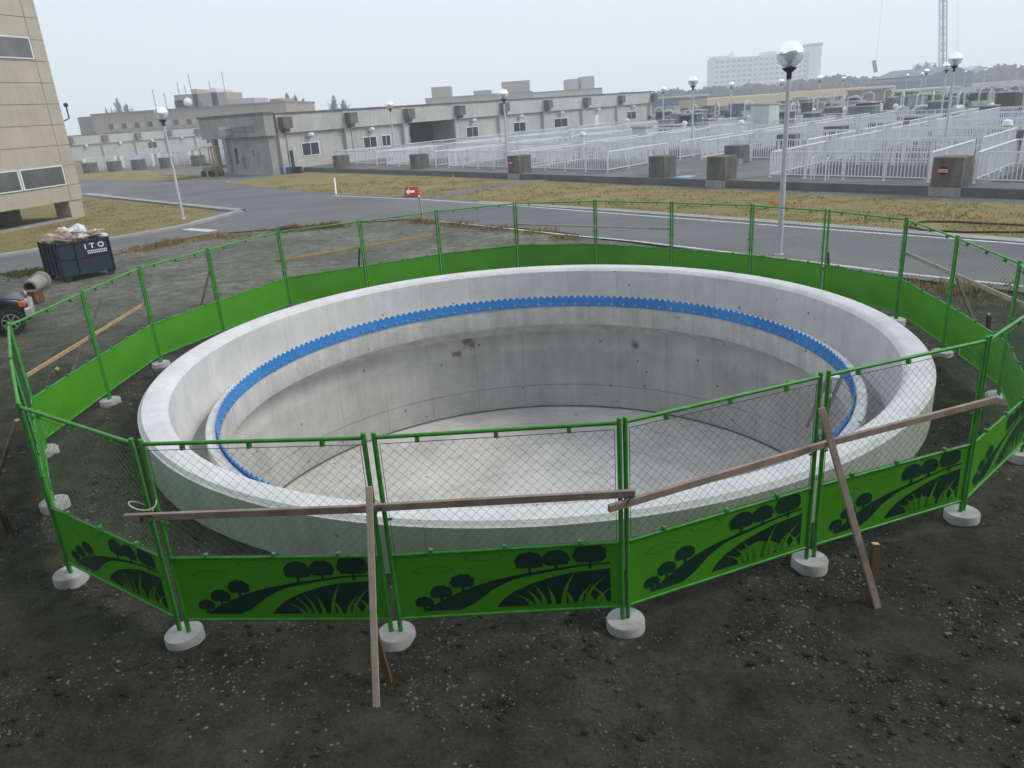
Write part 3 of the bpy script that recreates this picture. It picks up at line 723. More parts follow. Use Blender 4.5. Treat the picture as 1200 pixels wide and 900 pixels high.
tufts(9000)

# ------------------------------------------------------------------ lamp posts
def lamp(loc, lean=0, label='', h=5.0, detail=True):
    L = empty('street_lamp', loc, 0, label, 'street lamp', 'globe street lamps of the works')
    gr = .30
    b = MB(); b.tube([(0, 0, -.05), (0, 0, h*.42), (0, 0, h-2*gr-.12)], [.075, .065, .05], 14); b.lathe([(.11, 0), (.11, .03), (.08, .05)], 14); b.build('pole', M['pole'], L)
    b = MB(); b.lathe([(.045, h-2*gr-.26), (.06, h-2*gr-.24), (.06, h-2*gr-.10), (.15, h-2*gr-.035), (.17, h-2*gr+.01), (.05, h-2*gr+.01)], 16); b.build('collar', M['black'], L)
    c = (0, 0, h-gr)
    b = MB(); b.sph(c, gr, 24, 0, -.97, .05); b.build('globe', M['globe'], L)
    b = MB(); b.sph(c, gr+.003, 24, 0, .05, .9999); b.build('reflector_dome', M['mirror'], L)
    b = MB(); b.lathe([(.04, h-2*gr+.02), (.04, h-gr-.12), (.10, h-gr-.02), (.16, h-gr+.01)], 12); b.build('lamp_holder', M['bolt'], L)
    L.rotation_euler = (0, lean, random.uniform(0, 6) if not lean else 0)
    return L
L0 = lamp(G(913, 299), 0, 'tall globe street lamp nearest the tank, behind the back fence', 5.05)
def lampc(loc, label, lean=0):
    c = copy_tree(L0); c.location = loc; c['label'] = label; c.rotation_euler = (0, lean, random.uniform(0, 6) if not lean else 0); return c
lampc(G(215, 257), 'globe street lamp on the grass corner beside the skip road', 0)
for px, D, lab in ((591, 50, 'globe lamp in front of the long concrete building, by the sign block'), (458, 66, 'globe lamp in front of the long building near its open bay'),
    (812, 50, 'globe lamp among the railings left of the big near lamp'), (777, 96, 'small globe lamp just right of the long building end'), (857, 98, 'small far globe lamp below the left part of the pale hotel'),
    (915, 104, 'small globe lamp just left of the big near lamp pole'), (1117, 38, 'globe lamp behind the right sign block, nearer of the pair'), (1108, 62, 'globe lamp just left of the one behind the right sign block'),
    (960, 92, 'small globe lamp under the right end of the pale hotel'), (988, 130, 'tiny globe lamp right of the hotel'), (1063, 185, 'tiny far globe lamp before the blue halls'), (1085, 100, 'small globe lamp left of the crane mast foot'),
    (1080, 160, 'tiny globe lamp close beside a taller one left of the crane'), (1131, 210, 'tiny far globe lamp right of the crane'), (1154, 200, 'tiny far globe lamp below the dark wooded hill'), (1192, 180, 'small globe lamp at the right photo edge before the wood')):
    lampc(AT(px, D), lab)

# ------------------------------------------------------------------ platform with basins and railings
P0 = Vector((8.07, 37.73)); Uv = Vector((.61, -.792)); Vv = Vector((.695, .719))
PZ = .30
def AB(a_, b_, z=PZ): p = P0+Uv*a_+Vv*b_; return Vector((p.x, p.y, z))
edge = [(-96, 4.5), (-60, -1.6), (-42, -1.4), (-20, -.5), (0, -.2), (8, .1), (20, .4), (60, .6)]
b = MB(); top = [AB(*e) for e in edge]; back = [AB(60, 420), AB(-260, 420)]
b.poly([*top, *back])
for p, q in zip(top[:-1], top[1:]): b.add([p, q, (q.x, q.y, -.2), (p.x, p.y, -.2)], [(0, 3, 2, 1)])
tag(b.build('platform', M['platform']), kind='structure')
# raised lip along the platform edge
def rail_run(b_rail, b_post, b_bal, p, q, z):
    L = (q-p).length
    if L < .5: return
    d = (q-p)/L; n_ = max(1, round(L/1.8))
    b_rail.bar((*p, z+1.08), (*q, z+1.08), .055, .055); b_rail.bar((*p, z+.14), (*q, z+.14), .035, .035)
    for i in range(n_):
        c = p+d*(L*i/n_); b_post.append(c)
    m_ = int(L/.14)
    for i in range(m_):
        c = p+d*(L*(i+.5)/m_); b_bal.bar((*c, z+.14), (*c, z+1.07), .025, .025, 0, (d.x, d.y, 0))
def ordinal(n):
    one = ['', 'first', 'second', 'third', 'fourth', 'fifth', 'sixth', 'seventh', 'eighth', 'ninth', 'tenth', 'eleventh', 'twelfth', 'thirteenth', 'fourteenth', 'fifteenth', 'sixteenth', 'seventeenth', 'eighteenth', 'nineteenth']
    tens = ['', '', 'twent', 'thirt', 'fort', 'fift', 'sixt', 'sevent', 'eight', 'ninet']
    if n >= 100: return 'hundredth' if n == 100 else 'hundred-and-'+ordinal(n-100)
    if n < 20: return one[n]
    return tens[n//10]+('ieth' if n % 10 == 0 else 'y-'+one[n % 10])
ordw = ['first', 'second', 'third', 'fourth', 'fifth', 'sixth', 'seventh', 'eighth', 'ninth', 'tenth', 'eleventh', 'twelfth', 'thirteenth']
post_me = None
def basin(a0, a1, b0, b1, lab, sides='fblr', far=False, corners=None, org=None):
    global post_me
    o = org or AB(a0, b0); e = empty('basin_railing', o, 0, lab, 'railing', 'white railings round the basins')
    br, bp, bb = MB(), [], MB(); o2 = xy(o)
    c = corners or [xy(AB(a0, b0))-o2, xy(AB(a1, b0))-o2, xy(AB(a1, b1))-o2, xy(AB(a0, b1))-o2]
    for s, (i, j) in dict(f=(0, 1), r=(1, 2), b=(2, 3), l=(3, 0)).items():
        if s in sides: rail_run(br, bp, bb, c[i], c[j], 0)
    br.build('rail', M['white'], e); 
    for c_ in bp:
        if far: bb.box(c_.x-.03, c_.y-.03, -.01, c_.x+.03, c_.y+.03, 1.07); continue
        if post_me is None:
            pm = MB(); pm.box(-.028, -.028, -.01, .028, .028, 1.06); pm.box(-.06, -.05, -.01, .06, .05, .012); post_me = pm.build('post', M['white'], e, (c_.x, c_.y, 0)).data
        else: link('post', post_me, e, (c_.x, c_.y, 0))
    bb.build('balusters', M['whitebar'], e)
    if corners: return
    # dark water below, rim kerb
    p = AB((a0+a1)/2, (b0+b1)/2, PZ)
    w_ = MB(); g_ = .45
    w_.poly([AB(a0+g_, b0+g_, PZ+.006), AB(a1-g_, b0+g_, PZ+.006), AB(a1-g_, b1-g_, PZ+.006), AB(a0+g_, b1-g_, PZ+.006)])
    tag(w_.build('basin_water', M['void']), kind='structure')
rows = [(1.5, 7.6), (9.0, 15.6), (17.0, 24), (25.6, 33), (34.8, 43)]
for j, (b0, b1) in enumerate(rows):
    for i in range(-4, 6):
        a0 = -3.5+8.45*i; a1 = a0+6.85
        if i == 0 and j == 0: continue
        if a0 > 14+b0*2.2: continue
        basin(a0, a1, b0, b1, f'white railing round a basin, {ordw[j]} row back from the lawn, {ordw[i+4]} from the long building', far=j > 2)
for k in range(4):
    for j, (D_a, D_b) in enumerate(((92, 97), (101, 107))):
        o = AT(90+44*k, D_a, .12); o2 = xy(o)
        cs_ = [xy(AT(90+44*k, D_a))-o2, xy(AT(127+44*k, D_a))-o2, xy(AT(130+44*k, D_b))-o2, xy(AT(94+44*k, D_b))-o2]
        basin(0, 1, 0, 1, f'white railing in front of the far left low building, {ordw[k]} from the left, '+['front', 'rear'][j]+' row', far=True, corners=cs_, org=o)
# concrete piers along the platform edge
def pier(px, py, w_, d_, h_, label, back=False):
    g = G(px, py, 0 if not back else PZ); e = empty('concrete_pier', (g.x, g.y, g.z), math.atan2(Uv.y, Uv.x), label, 'concrete block', 'concrete piers along the basins')
    b = MB(); b.box(-w_/2, 0, -.1, w_/2, d_, h_); bevel(b.build('block', M['dark'] if not back else M['dark'], e), .03)
    b = MB(); b.box(-w_/2-.03, -.03, -.1, w_/2+.03, .3, .28); b.build('plinth', M['old'], e)
    return e
def nosign(e, x, y, z, r=.22):
    s = empty('round_sign', e.matrix_basis@Vector((x, y, z)), e.rotation_euler.z, None, 'sign')
    b = MB(); b.tube([(0, 0, 0), (0, -.012, 0)], r, 32); b.build('disc', M['navy'], s)
    b = MB()
    for k in range(40):
        t0, t1 = 2*math.pi*k/40, 2*math.pi*(k+1)/40
        b.add([(r*rr*math.cos(t), -.016, r*rr*math.sin(t)) for rr, t in ((1.0, t0), (1.0, t1), (.72, t1), (.72, t0))], [(0, 3, 2, 1)])
    b.build('red_ring', M['red'], s)
    b = MB(); b.box(-.15, -.020, -.055, .15, -.0165, .055); b.build('white_band', M['signwhite'], s)
    b = MB()
    for k in range(4):                                   # the four illegible characters of the band
        x0 = -.128+k*.066
        for (u0, v0, u1, v1) in ((0,.8,1,.95),(0,.4,1,.52),(0,0,1,.12),(.1,.1,.22,.9),(.72,.1,.86,.9),(.4,.4,.54,1)):
            b.box(x0+u0*.055, -.023, -.04+v0*.08, x0+u1*.055, -.0205, -.04+v1*.08)
    b.build('lettering', M['navy'], s)
    return s
piers = [(1106, 229, 1.05, .9, 1.33, 'concrete pier with a round red sign, rightmost on the platform edge'), (838, 219, 1.0, .9, 1.32, 'concrete pier right of the plain one in front of the walkway'),
         (769, 215.5, 1.0, .9, 1.3, 'plain concrete pier at the left side of the open walkway'), (602, 209.5, 1.0, 1.0, 1.3, 'concrete pier with a round red sign in the middle of the platform edge'),
         (486, 203.5, 1.0, 1.0, 1.3, 'plain concrete pier left of the middle sign pier'), (395, 201.5, 1.0, 1.0, 1.25, 'concrete pier with a sign near the long building door')]
for k, p in enumerate(piers):
    e = pier(*p)
    if k in (0, 3, 5):
        s = nosign(e, {0: -.12, 3: -.18, 5: -.25}[k], -.006, .86 if k == 0 else .9)
        s['label'] = {0: 'round red and navy sign on the rightmost pier', 3: 'round red and navy sign on the middle pier', 5: 'round red sign on the pier by the long building'}[k]
        s['group'] = 'round signs on the piers'
for px, py, w_, lab in ((857, 192, 1.0, 'concrete block just behind the walkway piers'), (920, 176, 1.3, 'dark block beyond the rail at the lamp pole'), (975, 165, 1.4, 'dark low block among the railings, middle right'),
                        (1028, 159, 1.5, 'dark low block right of the lone one among the rails'), (1070, 153, 1.6, 'dark low block left of the crane-side lamp'), (1105, 150, 1.6, 'dark low block behind the right lamp pole'), (1182, 176, 1.1, 'pale grey block with a small hood at the right edge')):
    pier(px, py, w_, .9, .95, lab, True)
for k, (px, py) in enumerate(((92, 196), (121, 195.5), (150, 196), (183, 197.5), (221, 199), (262, 200))):
    g = G(px, py, 0); g = AT(px, 90, 0)
    b = MB(); b.box(-.65, 0, -.1, .65, 1.0, 1.1); o = b.build('concrete_pier', M['dark'], None, (g.x, g.y, 0)); o.rotation_euler = (0, 0, -.5)
    tag(o, f'dark concrete pier before the far left building, {ordw[k]} from the left', 'concrete block', 'concrete piers along the basins')
# bits on the platform
for k, (px, py) in enumerate(((950, 211), (967, 212))):
    g = G(px, py, PZ); b = MB(); b.tube([(0, 0, 0), (0, 0, .75), (.03, .03, .86), (.12, .12, .9), (.2, .2, .82), (.22, .22, 0)], .022, 8)
    tag(b.build('ladder_handrail', M['white'], None, g), ['left', 'right'][k]+' one of two hooped steel grab rails by the hatch', 'handrail', 'hooped grab rails at the hatch')
g = [G(x, y, PZ) for x, y in ((790, 208.5), (803, 206), (816, 206.5), (806, 209))]
b = MB(); b.poly([(p.x, p.y, PZ+.03) for p in g]); b.add([(p.x, p.y, z) for p in g for z in (PZ, PZ+.03)], [(0, 1, 3, 2), (2, 3, 5, 4), (4, 5, 7, 6), (6, 7, 1, 0)]); tag(b.build('blue_board', M['bluepale']), 'light blue board lying on the platform between two piers', 'board')
for k, (px, py) in enumerate(((905, 240), (931, 241.5), (531, 207.5))):
    g = G(px, py); b = MB(); b.lathe([(.09, 0), (.09, .03), (.05, .05), (.045, .16), (.001, .17)], 12)
    tag(b.build('marker_cap', M['orange'], None, g), ['left of two small orange caps on the grass by the lamp', 'right of two small orange caps on the grass by the lamp', 'small orange cap at the platform foot left of the middle'][k], 'marker', 'orange marker caps')
g0 = [G(x, y, .04) for x, y in ((1300, 283), (1200, 272), (1130, 272), (1085, 270), (1066, 266), (1068, 261.5), (1085, 259.5), (1120, 260), (1200, 264), (1300, 269))]
b = MB(); b.tube([p-g0[0] for p in g0], .03, 8); tag(b.build('hose', M['hose'], None, g0[0]), 'dark hose looped on the dry lawn at the right', 'hose')

# ------------------------------------------------------------------ long concrete building
cb = Vector((-18.36, 65.0)); db = Vector((.618, .786)); nb = Vector((db.y, -db.x))    # nb points to the viewer side
def BP(s, o, z): p = cb+db*s+nb*o; return Vector((p.x, p.y, z))
def local(e_loc, p): return Vector(p)-Vector(e_loc)
class BB:
    """boxes in facade coordinates s (along), o (out), z, relative to the thing's base"""
    def __init__(s, c, d, n_): s.c, s.d, s.n = c, d, n_; s.b = MB()
    def box(s, s0, s1, o0, o1, z0, z1, mi=0):
        d3, n3 = Vector((*s.d, 0)), Vector((*s.n, 0))
        vs = [d3*a_+n3*b_+Vector((0, 0, z)) for z in (z0, z1) for a_, b_ in ((s0, o0), (s1, o0), (s1, o1), (s0, o1))]
        s.b.add(vs, [(0,1,2,3)[::-1] if False else (0,1,2,3),(7,6,5,4),(0,4,5,1),(1,5,6,2),(2,6,7,3),(3,7,4,0)], mi); return s
    def build(s, name, mat, parent): return s.b.build(name, mat, parent)
def bb(): return BB(cb, db, nb)
H = 4.75
LB = empty('concrete_building', (cb.x, cb.y, 0), 0, 'long low weathered concrete building with dark brackets and small windows', 'building')
pil = [1.2, 8.3, 15.6, 23.1, 30.6, 39.1, 47.8, 56.7, 66.2]
x = bb()
x.box(.6, 15.6, -5.9, 0, 0, H-.12); x.box(23.1, 66.6, -9.5, 0, 0, H-.12); x.box(15.6, 23.1, -9.5, -3.2, 0, H-.12); x.box(15.6, 23.1, -3.2, 0, 3.25, H-.12)
x.build('wall', M['oldlight'], LB)
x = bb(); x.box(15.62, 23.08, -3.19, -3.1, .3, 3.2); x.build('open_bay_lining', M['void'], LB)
x = bb(); x.box(.61, 15.6, -5.95, .42, H-.12, H); x.box(15.6, 66.9, -9.7, .42, H-.12, H); x.build('roof', M['dark'], LB)
for s0, s1 in zip(pil[:-1], pil[1:]):
    x = bb(); x.box(s0+.3, s1-.3, .002, .32, 3.15, H-.122); x.build('spandrel_band', M['oldlight'], LB)
for s_ in pil:
    x = bb(); x.box(s_-.3, s_+.3, .003, .36, 0, H-.121); x.build('pilaster', M['oldlight'], LB)
    x = bb(); x.box(s_-.15, s_+.75, .36, 1.05, 3.5, 4.42); x.box(s_+.05, s_+.55, .36, .8, 3.2, 3.5); x.build('bracket_box', M['dark'], LB)
    x = bb(); x.b.tube([(db*(s_+.62)+nb*.12).to_3d(), (db*(s_+.62)+nb*.12).to_3d()+Vector((0, 0, 3.2))], .06, 8); x.build('drain_pipe', M['oldlight'], LB)
def window(s0, s1, z0, z1, par, mk=bb, o=0.0, n_=2, gl='glass'):
    x = mk(); x.box(s0-.06, s1+.06, o-.02, o+.06, z0-.06, z1+.06); w_ = x.build('window', M['white'] if mk is bb else M['whitebar'], par)
    ww = (s1-s0)/n_
    for k in range(n_):
        x = mk(); x.box(s0+k*ww+.03, s0+(k+1)*ww-.03, o+.055, o+.066, z0, z1); x.build('pane', M[gl], w_)
for s0, s1 in ((3.3, 5.1), (10.3, 11.9), (12.6, 13.7), (24.9, 26.8), (33.2, 35.5), (41.5, 44.4), (59.6, 62.2)): window(s0, s1, 1.25, 2.2, LB)
for s_ in (4.2, 11.2, 25.9, 34.4, 42.8, 51.5, 61): 
    x = bb(); x.box(s_-.25, s_+.25, .0, .42, 2.72, 3.0); x.b.sph((db*s_+nb*.42).to_3d()+Vector((0, 0, 2.86)), .2, 12); x.build('vent_hood', M['white'], LB)
x = bb(); x.box(1.75, 2.25, -.02, .05, 0, 1.75); x.build('door_opening', M['glass'], LB)
x = bb(); x.box(2.3, 3.15, 0, .06, 0, 1.8); x.build('door', M['oldlight'], LB)
x = bb(); x.box(51, 51.9, 0, .06, 0, 2.2); x.build('door', M['white'], LB)
x = bb(); x.box(16.2, 19.2, -2.6, -2.5, 2.75, 2.85); x.build('strip_light', M['white'], LB)
# end wall block facing the yard (dark, with canopy and hoist)
e1 = empty('entrance_block', BP(0, 0, 0), 0, 'dark stained concrete entrance block with a canopy on a thin pillar', 'building')
x = bb(); x.box(0, .56, -5.9, .15, 0, 3.05); x.build('lower_wall', M['old'], e1)
x = bb(); x.box(-.35, .58, -5.95, .45, 3.05, 4.7); x.build('upper_band', M['old'], e1)
x = bb(); x.box(-.45, .598, -8.8, .55, 4.7, 4.86); x.build('roof_edge', M['dark'], e1)
x = bb(); x.box(-.35, 7, -8.7, -5.96, 3.0, 4.7); x.build('canopy', M['old'], e1)
x = bb(); x.box(-.2, .2, -7.6, -7.2, 0, 3.0); x.build('pillar', M['old'], e1)
x = bb(); x.box(-.25, -.001, -5.9, -5.4, 0, 3.04); x.build('corner_pier', M['old'], e1)
x = bb(); x.box(-.03, -.001, -4.7, -4.35, .95, 2.2); x.build('door_opening', M['void'], e1)
x = bb(); x.box(-.30, -.001, -4.0, -3.5, .7, 1.5); x.build('switch_box', M['old'], e1)
x = bb(); x.box(-.03, -.001, -2.2, -2.05, 1.5, 2.0); x.build('vent_slot', M['dark'], e1)
x = bb(); x.box(-1.0, -.352, -4.9, -4.1, 3.25, 3.75); x.build('sign_box', M['greywall'], e1)
x = bb(); x.box(-1.02, -.352, -4.95, -4.05, 3.75, 3.95); x.build('sign_box_lid', plain('pale_blue_lid', (.45, .5, .62), .5, .1), e1)
x = bb(); x.box(-.46, -.40, -3.8, -1.0, 3.8, 3.86); x.box(-.46, -.40, -3.8, -1.0, 3.5, 3.56); x.build('cable_tray', M['machine'], e1)
# forklift under the canopy
fk = BP(-1.0, -6.9, 0); FK = empty('forklift', fk, R(-38), 'small dark forklift with a yellow frame under the canopy', 'forklift')
b = MB(); b.box(-.9, -.45, .25, .5, .45, .85); bevel(b.build('body', M['machine'], FK), .08)
b = MB()
for y in (-.42, .42): b.tube([(.5, y, .9), (.55, y, 2.3), (.3, y, 2.45), (-.7, y, 2.4), (-.85, y, .9)], .04, 6)
b.build('guard_frame', M['yellow'], FK)
b = MB(); b.box(.72, -.35, .1, .82, -.25, 2.5); b.box(.72, .25, .1, .82, .35, 2.5); b.build('mast', M['yellow'], FK)
for x_, y in ((.4, -.5), (.4, .5), (-.7, -.5), (-.7, .5)):
    b = MB(); b.tube([(0, -.09, 0), (0, .09, 0)], .28, 16); b.build('wheel', M['tyre'], FK, (x_, y, .27))
b = MB(); b.box(0, -.6, 0, 3.2, .6, .06, 0, Matrix.Rotation(R(-8), 4, 'Y')); g = BP(-1.6, -8.4, .0); o = b.build('loading_ramp', M['kerb'], None, (g.x, g.y, .05)); o.rotation_euler = (0, 0, R(-130)); tag(o, 'grey sloping loading ramp beside the forklift', 'ramp')
for k, (px, py, mm, lab) in enumerate(((337, 203, 'bluepaint', 'small blue crate at the long building foot'), (348, 203, 'black', 'dark crate beside the blue one at the building foot'))):
    g = G(px, py); b = MB(); b.box(-.4, -.3, 0, .4, .3, .45); b.box(-.44, -.34, .45, .44, .34, .5); tag(bevel(b.build('crate', M[mm], None, g), .03), lab, 'crate')

# second low building, left
d2 = db; n2 = nb; s0p = AT(40, 82); s0p = xy(s0p)
# solved so that its bays fall where they stand: start beyond the tan building's corner
best = None
def projx(x, y, z):
    d = Vector((x, y, z-CH)); return 600+F*d.dot(RT)/d.dot(FWD)
for D in range(70, 150, 2):
    for bay in (6.0, 6.5, 7.0, 7.4, 8, 8.6):
        c = xy(AT(118, D)); er = sum((projx(*(c+d2*bay*k), 2)-t)**2 for k, t in enumerate((118, 157, 197, 230)))
        if best is None or er < best[0]: best = (er, D, bay)
_, D2, bay2 = best; c2 = xy(AT(118, D2))-d2*bay2*2
def b2(): return BB(c2, d2, n2)
H2 = ZT(118, 156.5, D2); print('second building', best, H2)
SB = empty('concrete_building', (c2.x, c2.y, 0), 0, 'far left low pale concrete building partly behind the tan facade', 'building')
Ltot = bay2*9
x = b2(); x.box(0, Ltot, -9, 0, 0, H2-.1); x.build('wall', M['oldlight'], SB)
x = b2(); x.box(-.2, Ltot+.2, -9.2, .4, H2-.1, H2); x.build('roof', M['dark'], SB)
for k in range(9):
    s_ = bay2*k
    x = b2(); x.box(s_+.3, s_+bay2-.3, .002, .3, H2-1.6, H2-.102); x.build('spandrel_band', M['oldlight'], SB)
    x = b2(); x.box(s_-.3, s_+.3, .003, .35, 0, H2-.101); x.build('pilaster', M['oldlight'], SB)
    x = b2(); x.box(s_-.1, s_+.8, .36, 1.0, H2-1.35, H2-.3); x.build('bracket_box', M['dark'], SB)
    if k in (3, 5, 7): window(s_+bay2*.5-.9, s_+bay2*.5+.9, H2-3.1, H2-2.1, SB, b2)
    x = b2(); x.b.sph((d2*(s_+bay2*.5)+n2*.35).to_3d()+Vector((0, 0, H2-1.85)), .26, 10); x.build('vent_hood', M['white'], SB)

# ------------------------------------------------------------------ tan building at the left
ct = Vector((-22.0, 41.1)); dt = Vector((.276, .961)); ntv = Vector((.961, -.276))
def bt(): return BB(ct, dt, ntv)
TB = empty('tan_building', (ct.x, ct.y, 0), 0, 'tan tiled building with ribbon windows raised on stubby pillars at left', 'building')
TH = 15
x = bt(); x.box(-26, .5, -14, 0, .93, TH); x.build('wall', M['tan'], TB)
x = bt()
for z in [.93+.98*k+.75 for k in range(14)]: x.box(-26, .502, -.01, .004, z, z+.025)
x.box(-.30, -.275, -.01, .0045, .95, TH)
for s_ in (-7.2, -14, -21): x.box(s_, s_+.025, -.01, .0045, .95, TH)
x.build('panel_joints', M['tanjoint'], TB)
for z0 in (1.78, 7.72):
    for k, (s0, s1) in enumerate(((-2.95, -.42), (-6.1, -3.12), (-10.4, -7.6), (-13.6, -10.7))): window(s0, s1, z0, z0+.86, TB, bt, 0.0, 1, 'glasspale')
x = bt(); x.box(-.45, .42, -1.0, -.06, 0, .93); x.build('pillar', M['tan'], TB)
for s_ in (-8, -16, -24):
    x = bt(); x.box(s_-.4, s_+.4, -1.0, -.06, 0, .93); x.build('pillar', M['tan'], TB)
x = bt(); x.box(-25, -2.4, -12, -6.0, 0, .928); x.box(-1.9, -.2, -9, -3.6, 0, .92); x.build('plinth_wall', M['dark'], TB)
x = bt(); x.box(-26, -.5, -.3, .3, -.05, .10); x.build('plinth_kerb', M['kerb'], TB)
x = bt(); x.b.tube([(dt*.55).to_3d()+Vector((0, 0, 4.8)), (dt*.9).to_3d()+Vector((0, 0, 4.9)), (dt*.9).to_3d()+Vector((0, 0, 5.5))], .035, 6); x.b.sph((dt*.9).to_3d()+Vector((0, 0, 5.55)), .12, 8); x.build('wall_lamp', M['black'], TB)

# unseen building added behind the viewer to shade the near ground
VB = empty('shade_building', (0, -.9, 0), 0, 'tall grey unseen building added behind the viewer to shade the ground', 'building')
b = MB(); b.box(-30, -14, 0, 26, 0, 13); b.build('wall', M['outer'], VB)
b = MB(); b.box(-30.5, -14.5, 13, 26.5, .9, 13.3); b.build('roof', M['dark'], VB)  # roof of the added shade building
for k in range(8):
    for z in (1, 4.2, 7.4): 
        b = MB(); b.box(-28+7*k, .001, z, -24.5+7*k, .05, z+1.5); b.build('window', M['glass'], VB)

# ------------------------------------------------------------------ skip with rubbish
pn = xy(G(77, 331)); pr = xy(G(136, 319.5)); dx = (pr-pn); SL = dx.length; dx.normalize(); dy = Vector((-dx.y, dx.x))
SW = 1.35; SH = 1.12
SK = empty('waste_skip', (pn.x, pn.y, 0), math.atan2(dx.y, dx.x), 'rusty navy blue steel skip heaped with rubbish, white letters on its side', 'skip')
def shell(x0, y0, z0, x1, y1, z1, t=.04):
    b = MB(); b.box(x0, y0, z0, x1, y1, z0+t); b.box(x0, y0, z0+t, x1, y0+t, z1); b.box(x0, y1-t, z0+t, x1, y1, z1); b.box(x0, y0+t, z0+t, x0+t, y1-t, z1); b.box(x1-t, y0+t, z0+t, x1, y1-t, z1); return b
o = shell(0, 0, .14, SL, SW, SH).build('container', M['skipside'], SK)
b = MB()
for z in (.14, .62, SH-.05):
    b.box(-.03, -.035, z, SL+.03, -.001, z+.045); b.box(-.035, -.03, z, -.001, SW+.03, z+.045)
b.build('frame', M['skip'], SK)
for y in (.0, .33, .66, .99, SW): b = MB(); b.box(-.045, y-.02, .14, -.002, y+.02, SH); b.build('rib', M['skip'], SK)
for x_ in (0, SL*.33, SL): b = MB(); b.box(x_-.02, -.046, .141, x_+.02, -.002, SH+.001); b.build('rib', M['skip'], SK)
for x_ in (.04, SL-.16):
    for y in (0, SW-.12):
        b = MB(); b.add([(x_-.06, y, .14), (x_+.2, y, .14), (x_+.1, y, -.02), (x_, y, -.02), (x_-.06, y+.1, .14), (x_+.2, y+.1, .14), (x_+.1, y+.1, -.02), (x_, y+.1, -.02)], [(0,3,2,1),(4,5,6,7),(0,1,5,4),(1,2,6,5),(2,3,7,6),(3,0,4,7)]); b.build('foot', M['skip'], SK)
def text(s_, size, mat, parent, loc, rot, sx=1):
    cu = bpy.data.curves.new('lettering', 'FONT'); cu.body = s_; cu.size = size; cu.extrude = .003; cu.offset = .006*size/.2; cu.space_character = 1.15
    to = bpy.data.objects.new('tmp', cu); col.objects.link(to); dg = bpy.context.evaluated_depsgraph_get()
    me = bpy.data.meshes.new_from_object(to.evaluated_get(dg)); bpy.data.objects.remove(to)
    me.name = 'lettering'; me.materials.clear(); me.materials.append(mat)
    o = link('lettering', me, parent, loc); o.rotation_euler = rot; o.scale = (sx, 1, 1); return o
text('I T O', .205, M['signwhite'], SK, (SL*.50, -.048, .86), (math.pi/2, 0, 0), 1.1)
b = MB(); rnd = random.Random(4)
for r_ in range(2):
    for k in range(11):
        x_ = SL*.54+k*.052; z = .765-r_*.06
        b.box(x_, -.05, z, x_+.036, -.046, z+.038)
b.build('small_lettering', M['signwhite'], SK)
Ms = Matrix.Translation((pn.x, pn.y, 0))@Matrix.Rotation(math.atan2(dx.y, dx.x), 4, 'Z')
def blob(name, c, s, mat, label, seed, cat='bag'):
    b = MB(); b.sph((0, 0, 0), 1, 16)
    vs = []
    for v in b.v:
        v = Vector(v); k = 1+.35*noise.noise(v*1.7+Vector((seed, 0, 0)))+.18*noise.noise(v*4.5+Vector((0, seed, 0)))
        vs.append((v.x*s[0]*k, v.y*s[1]*k, v.z*s[2]*k))
    b.v = vs; b.sm = [False]*len(b.f)
    o = b.build(name, mat, None, Ms@Vector(c)); o.rotation_euler = (rnd.uniform(-.3, .3), rnd.uniform(-.3, .3), rnd.uniform(0, 3)); return tag(o, label, cat, 'rubbish heaped in the skip')
rub = [((.22, .45, 1.14), (.26, .22, .16), 'baggrey', 'grey crumpled plastic at the left end of the skip'), ((.18, .95, 1.16), (.25, .25, .17), 'bagpink', 'pinkish sack at the back left corner of the skip'),
       ((.55, .85, 1.30), (.22, .2, .14), 'bagpink', 'reddish brown sack high on the heap'), ((.62, 1.0, 1.36), (.16, .15, .12), 'bag', 'white bag on top of the heap, left'), ((.85, 1.0, 1.30), (.18, .16, .12), 'bag', 'white bag in the middle of the heap'),
       ((1.08, .95, 1.33), (.22, .18, .17), 'bag', 'largest pale plastic bag on top of the heap'), ((1.0, .55, 1.18), (.20, .13, .08), 'bag', 'flat white sheet near the front of the skip'), ((.55, .4, 1.14), (.22, .2, .12), 'baggrey', 'grey sheeting near the front left of the heap'),
       ((1.38, .55, 1.2), (.15, .13, .12), 'bag', 'small pale bag at the right of the heap'), ((SL, .30, 1.12), (.12, .10, .09), 'bag', 'white rag hanging over the right rim of the skip'), ((.7, .7, 1.0), (.62, .5, .17), 'baggrey', 'grey mass of rubbish filling the skip')]
for k, (c, s, mm, lab) in enumerate(rub): blob('rubbish_bag', c, s, M[mm], lab, k*3.1)
for k in range(18):
    x_, y = rnd.uniform(.1, 1.3), rnd.uniform(.05, .95); a_ = rnd.uniform(-.5, .5); L_ = rnd.uniform(.3, .8)
    p = Ms@Vector((x_, y, 1.14+rnd.uniform(0, .19))); b = MB(); b.box(-L_/2, -.04, -.012, L_/2, .04, .012)
    o = b.build('waste_board', M['newwood'] if k % 3 else M['palewood'], None, p); o.rotation_euler = (rnd.uniform(-.3, .3), rnd.uniform(-.25, .25), a_+.3)
    tag(o, 'thin scrap wood strip tossed among the rubbish in the skip', 'board', 'scrap wood strips in the skip')
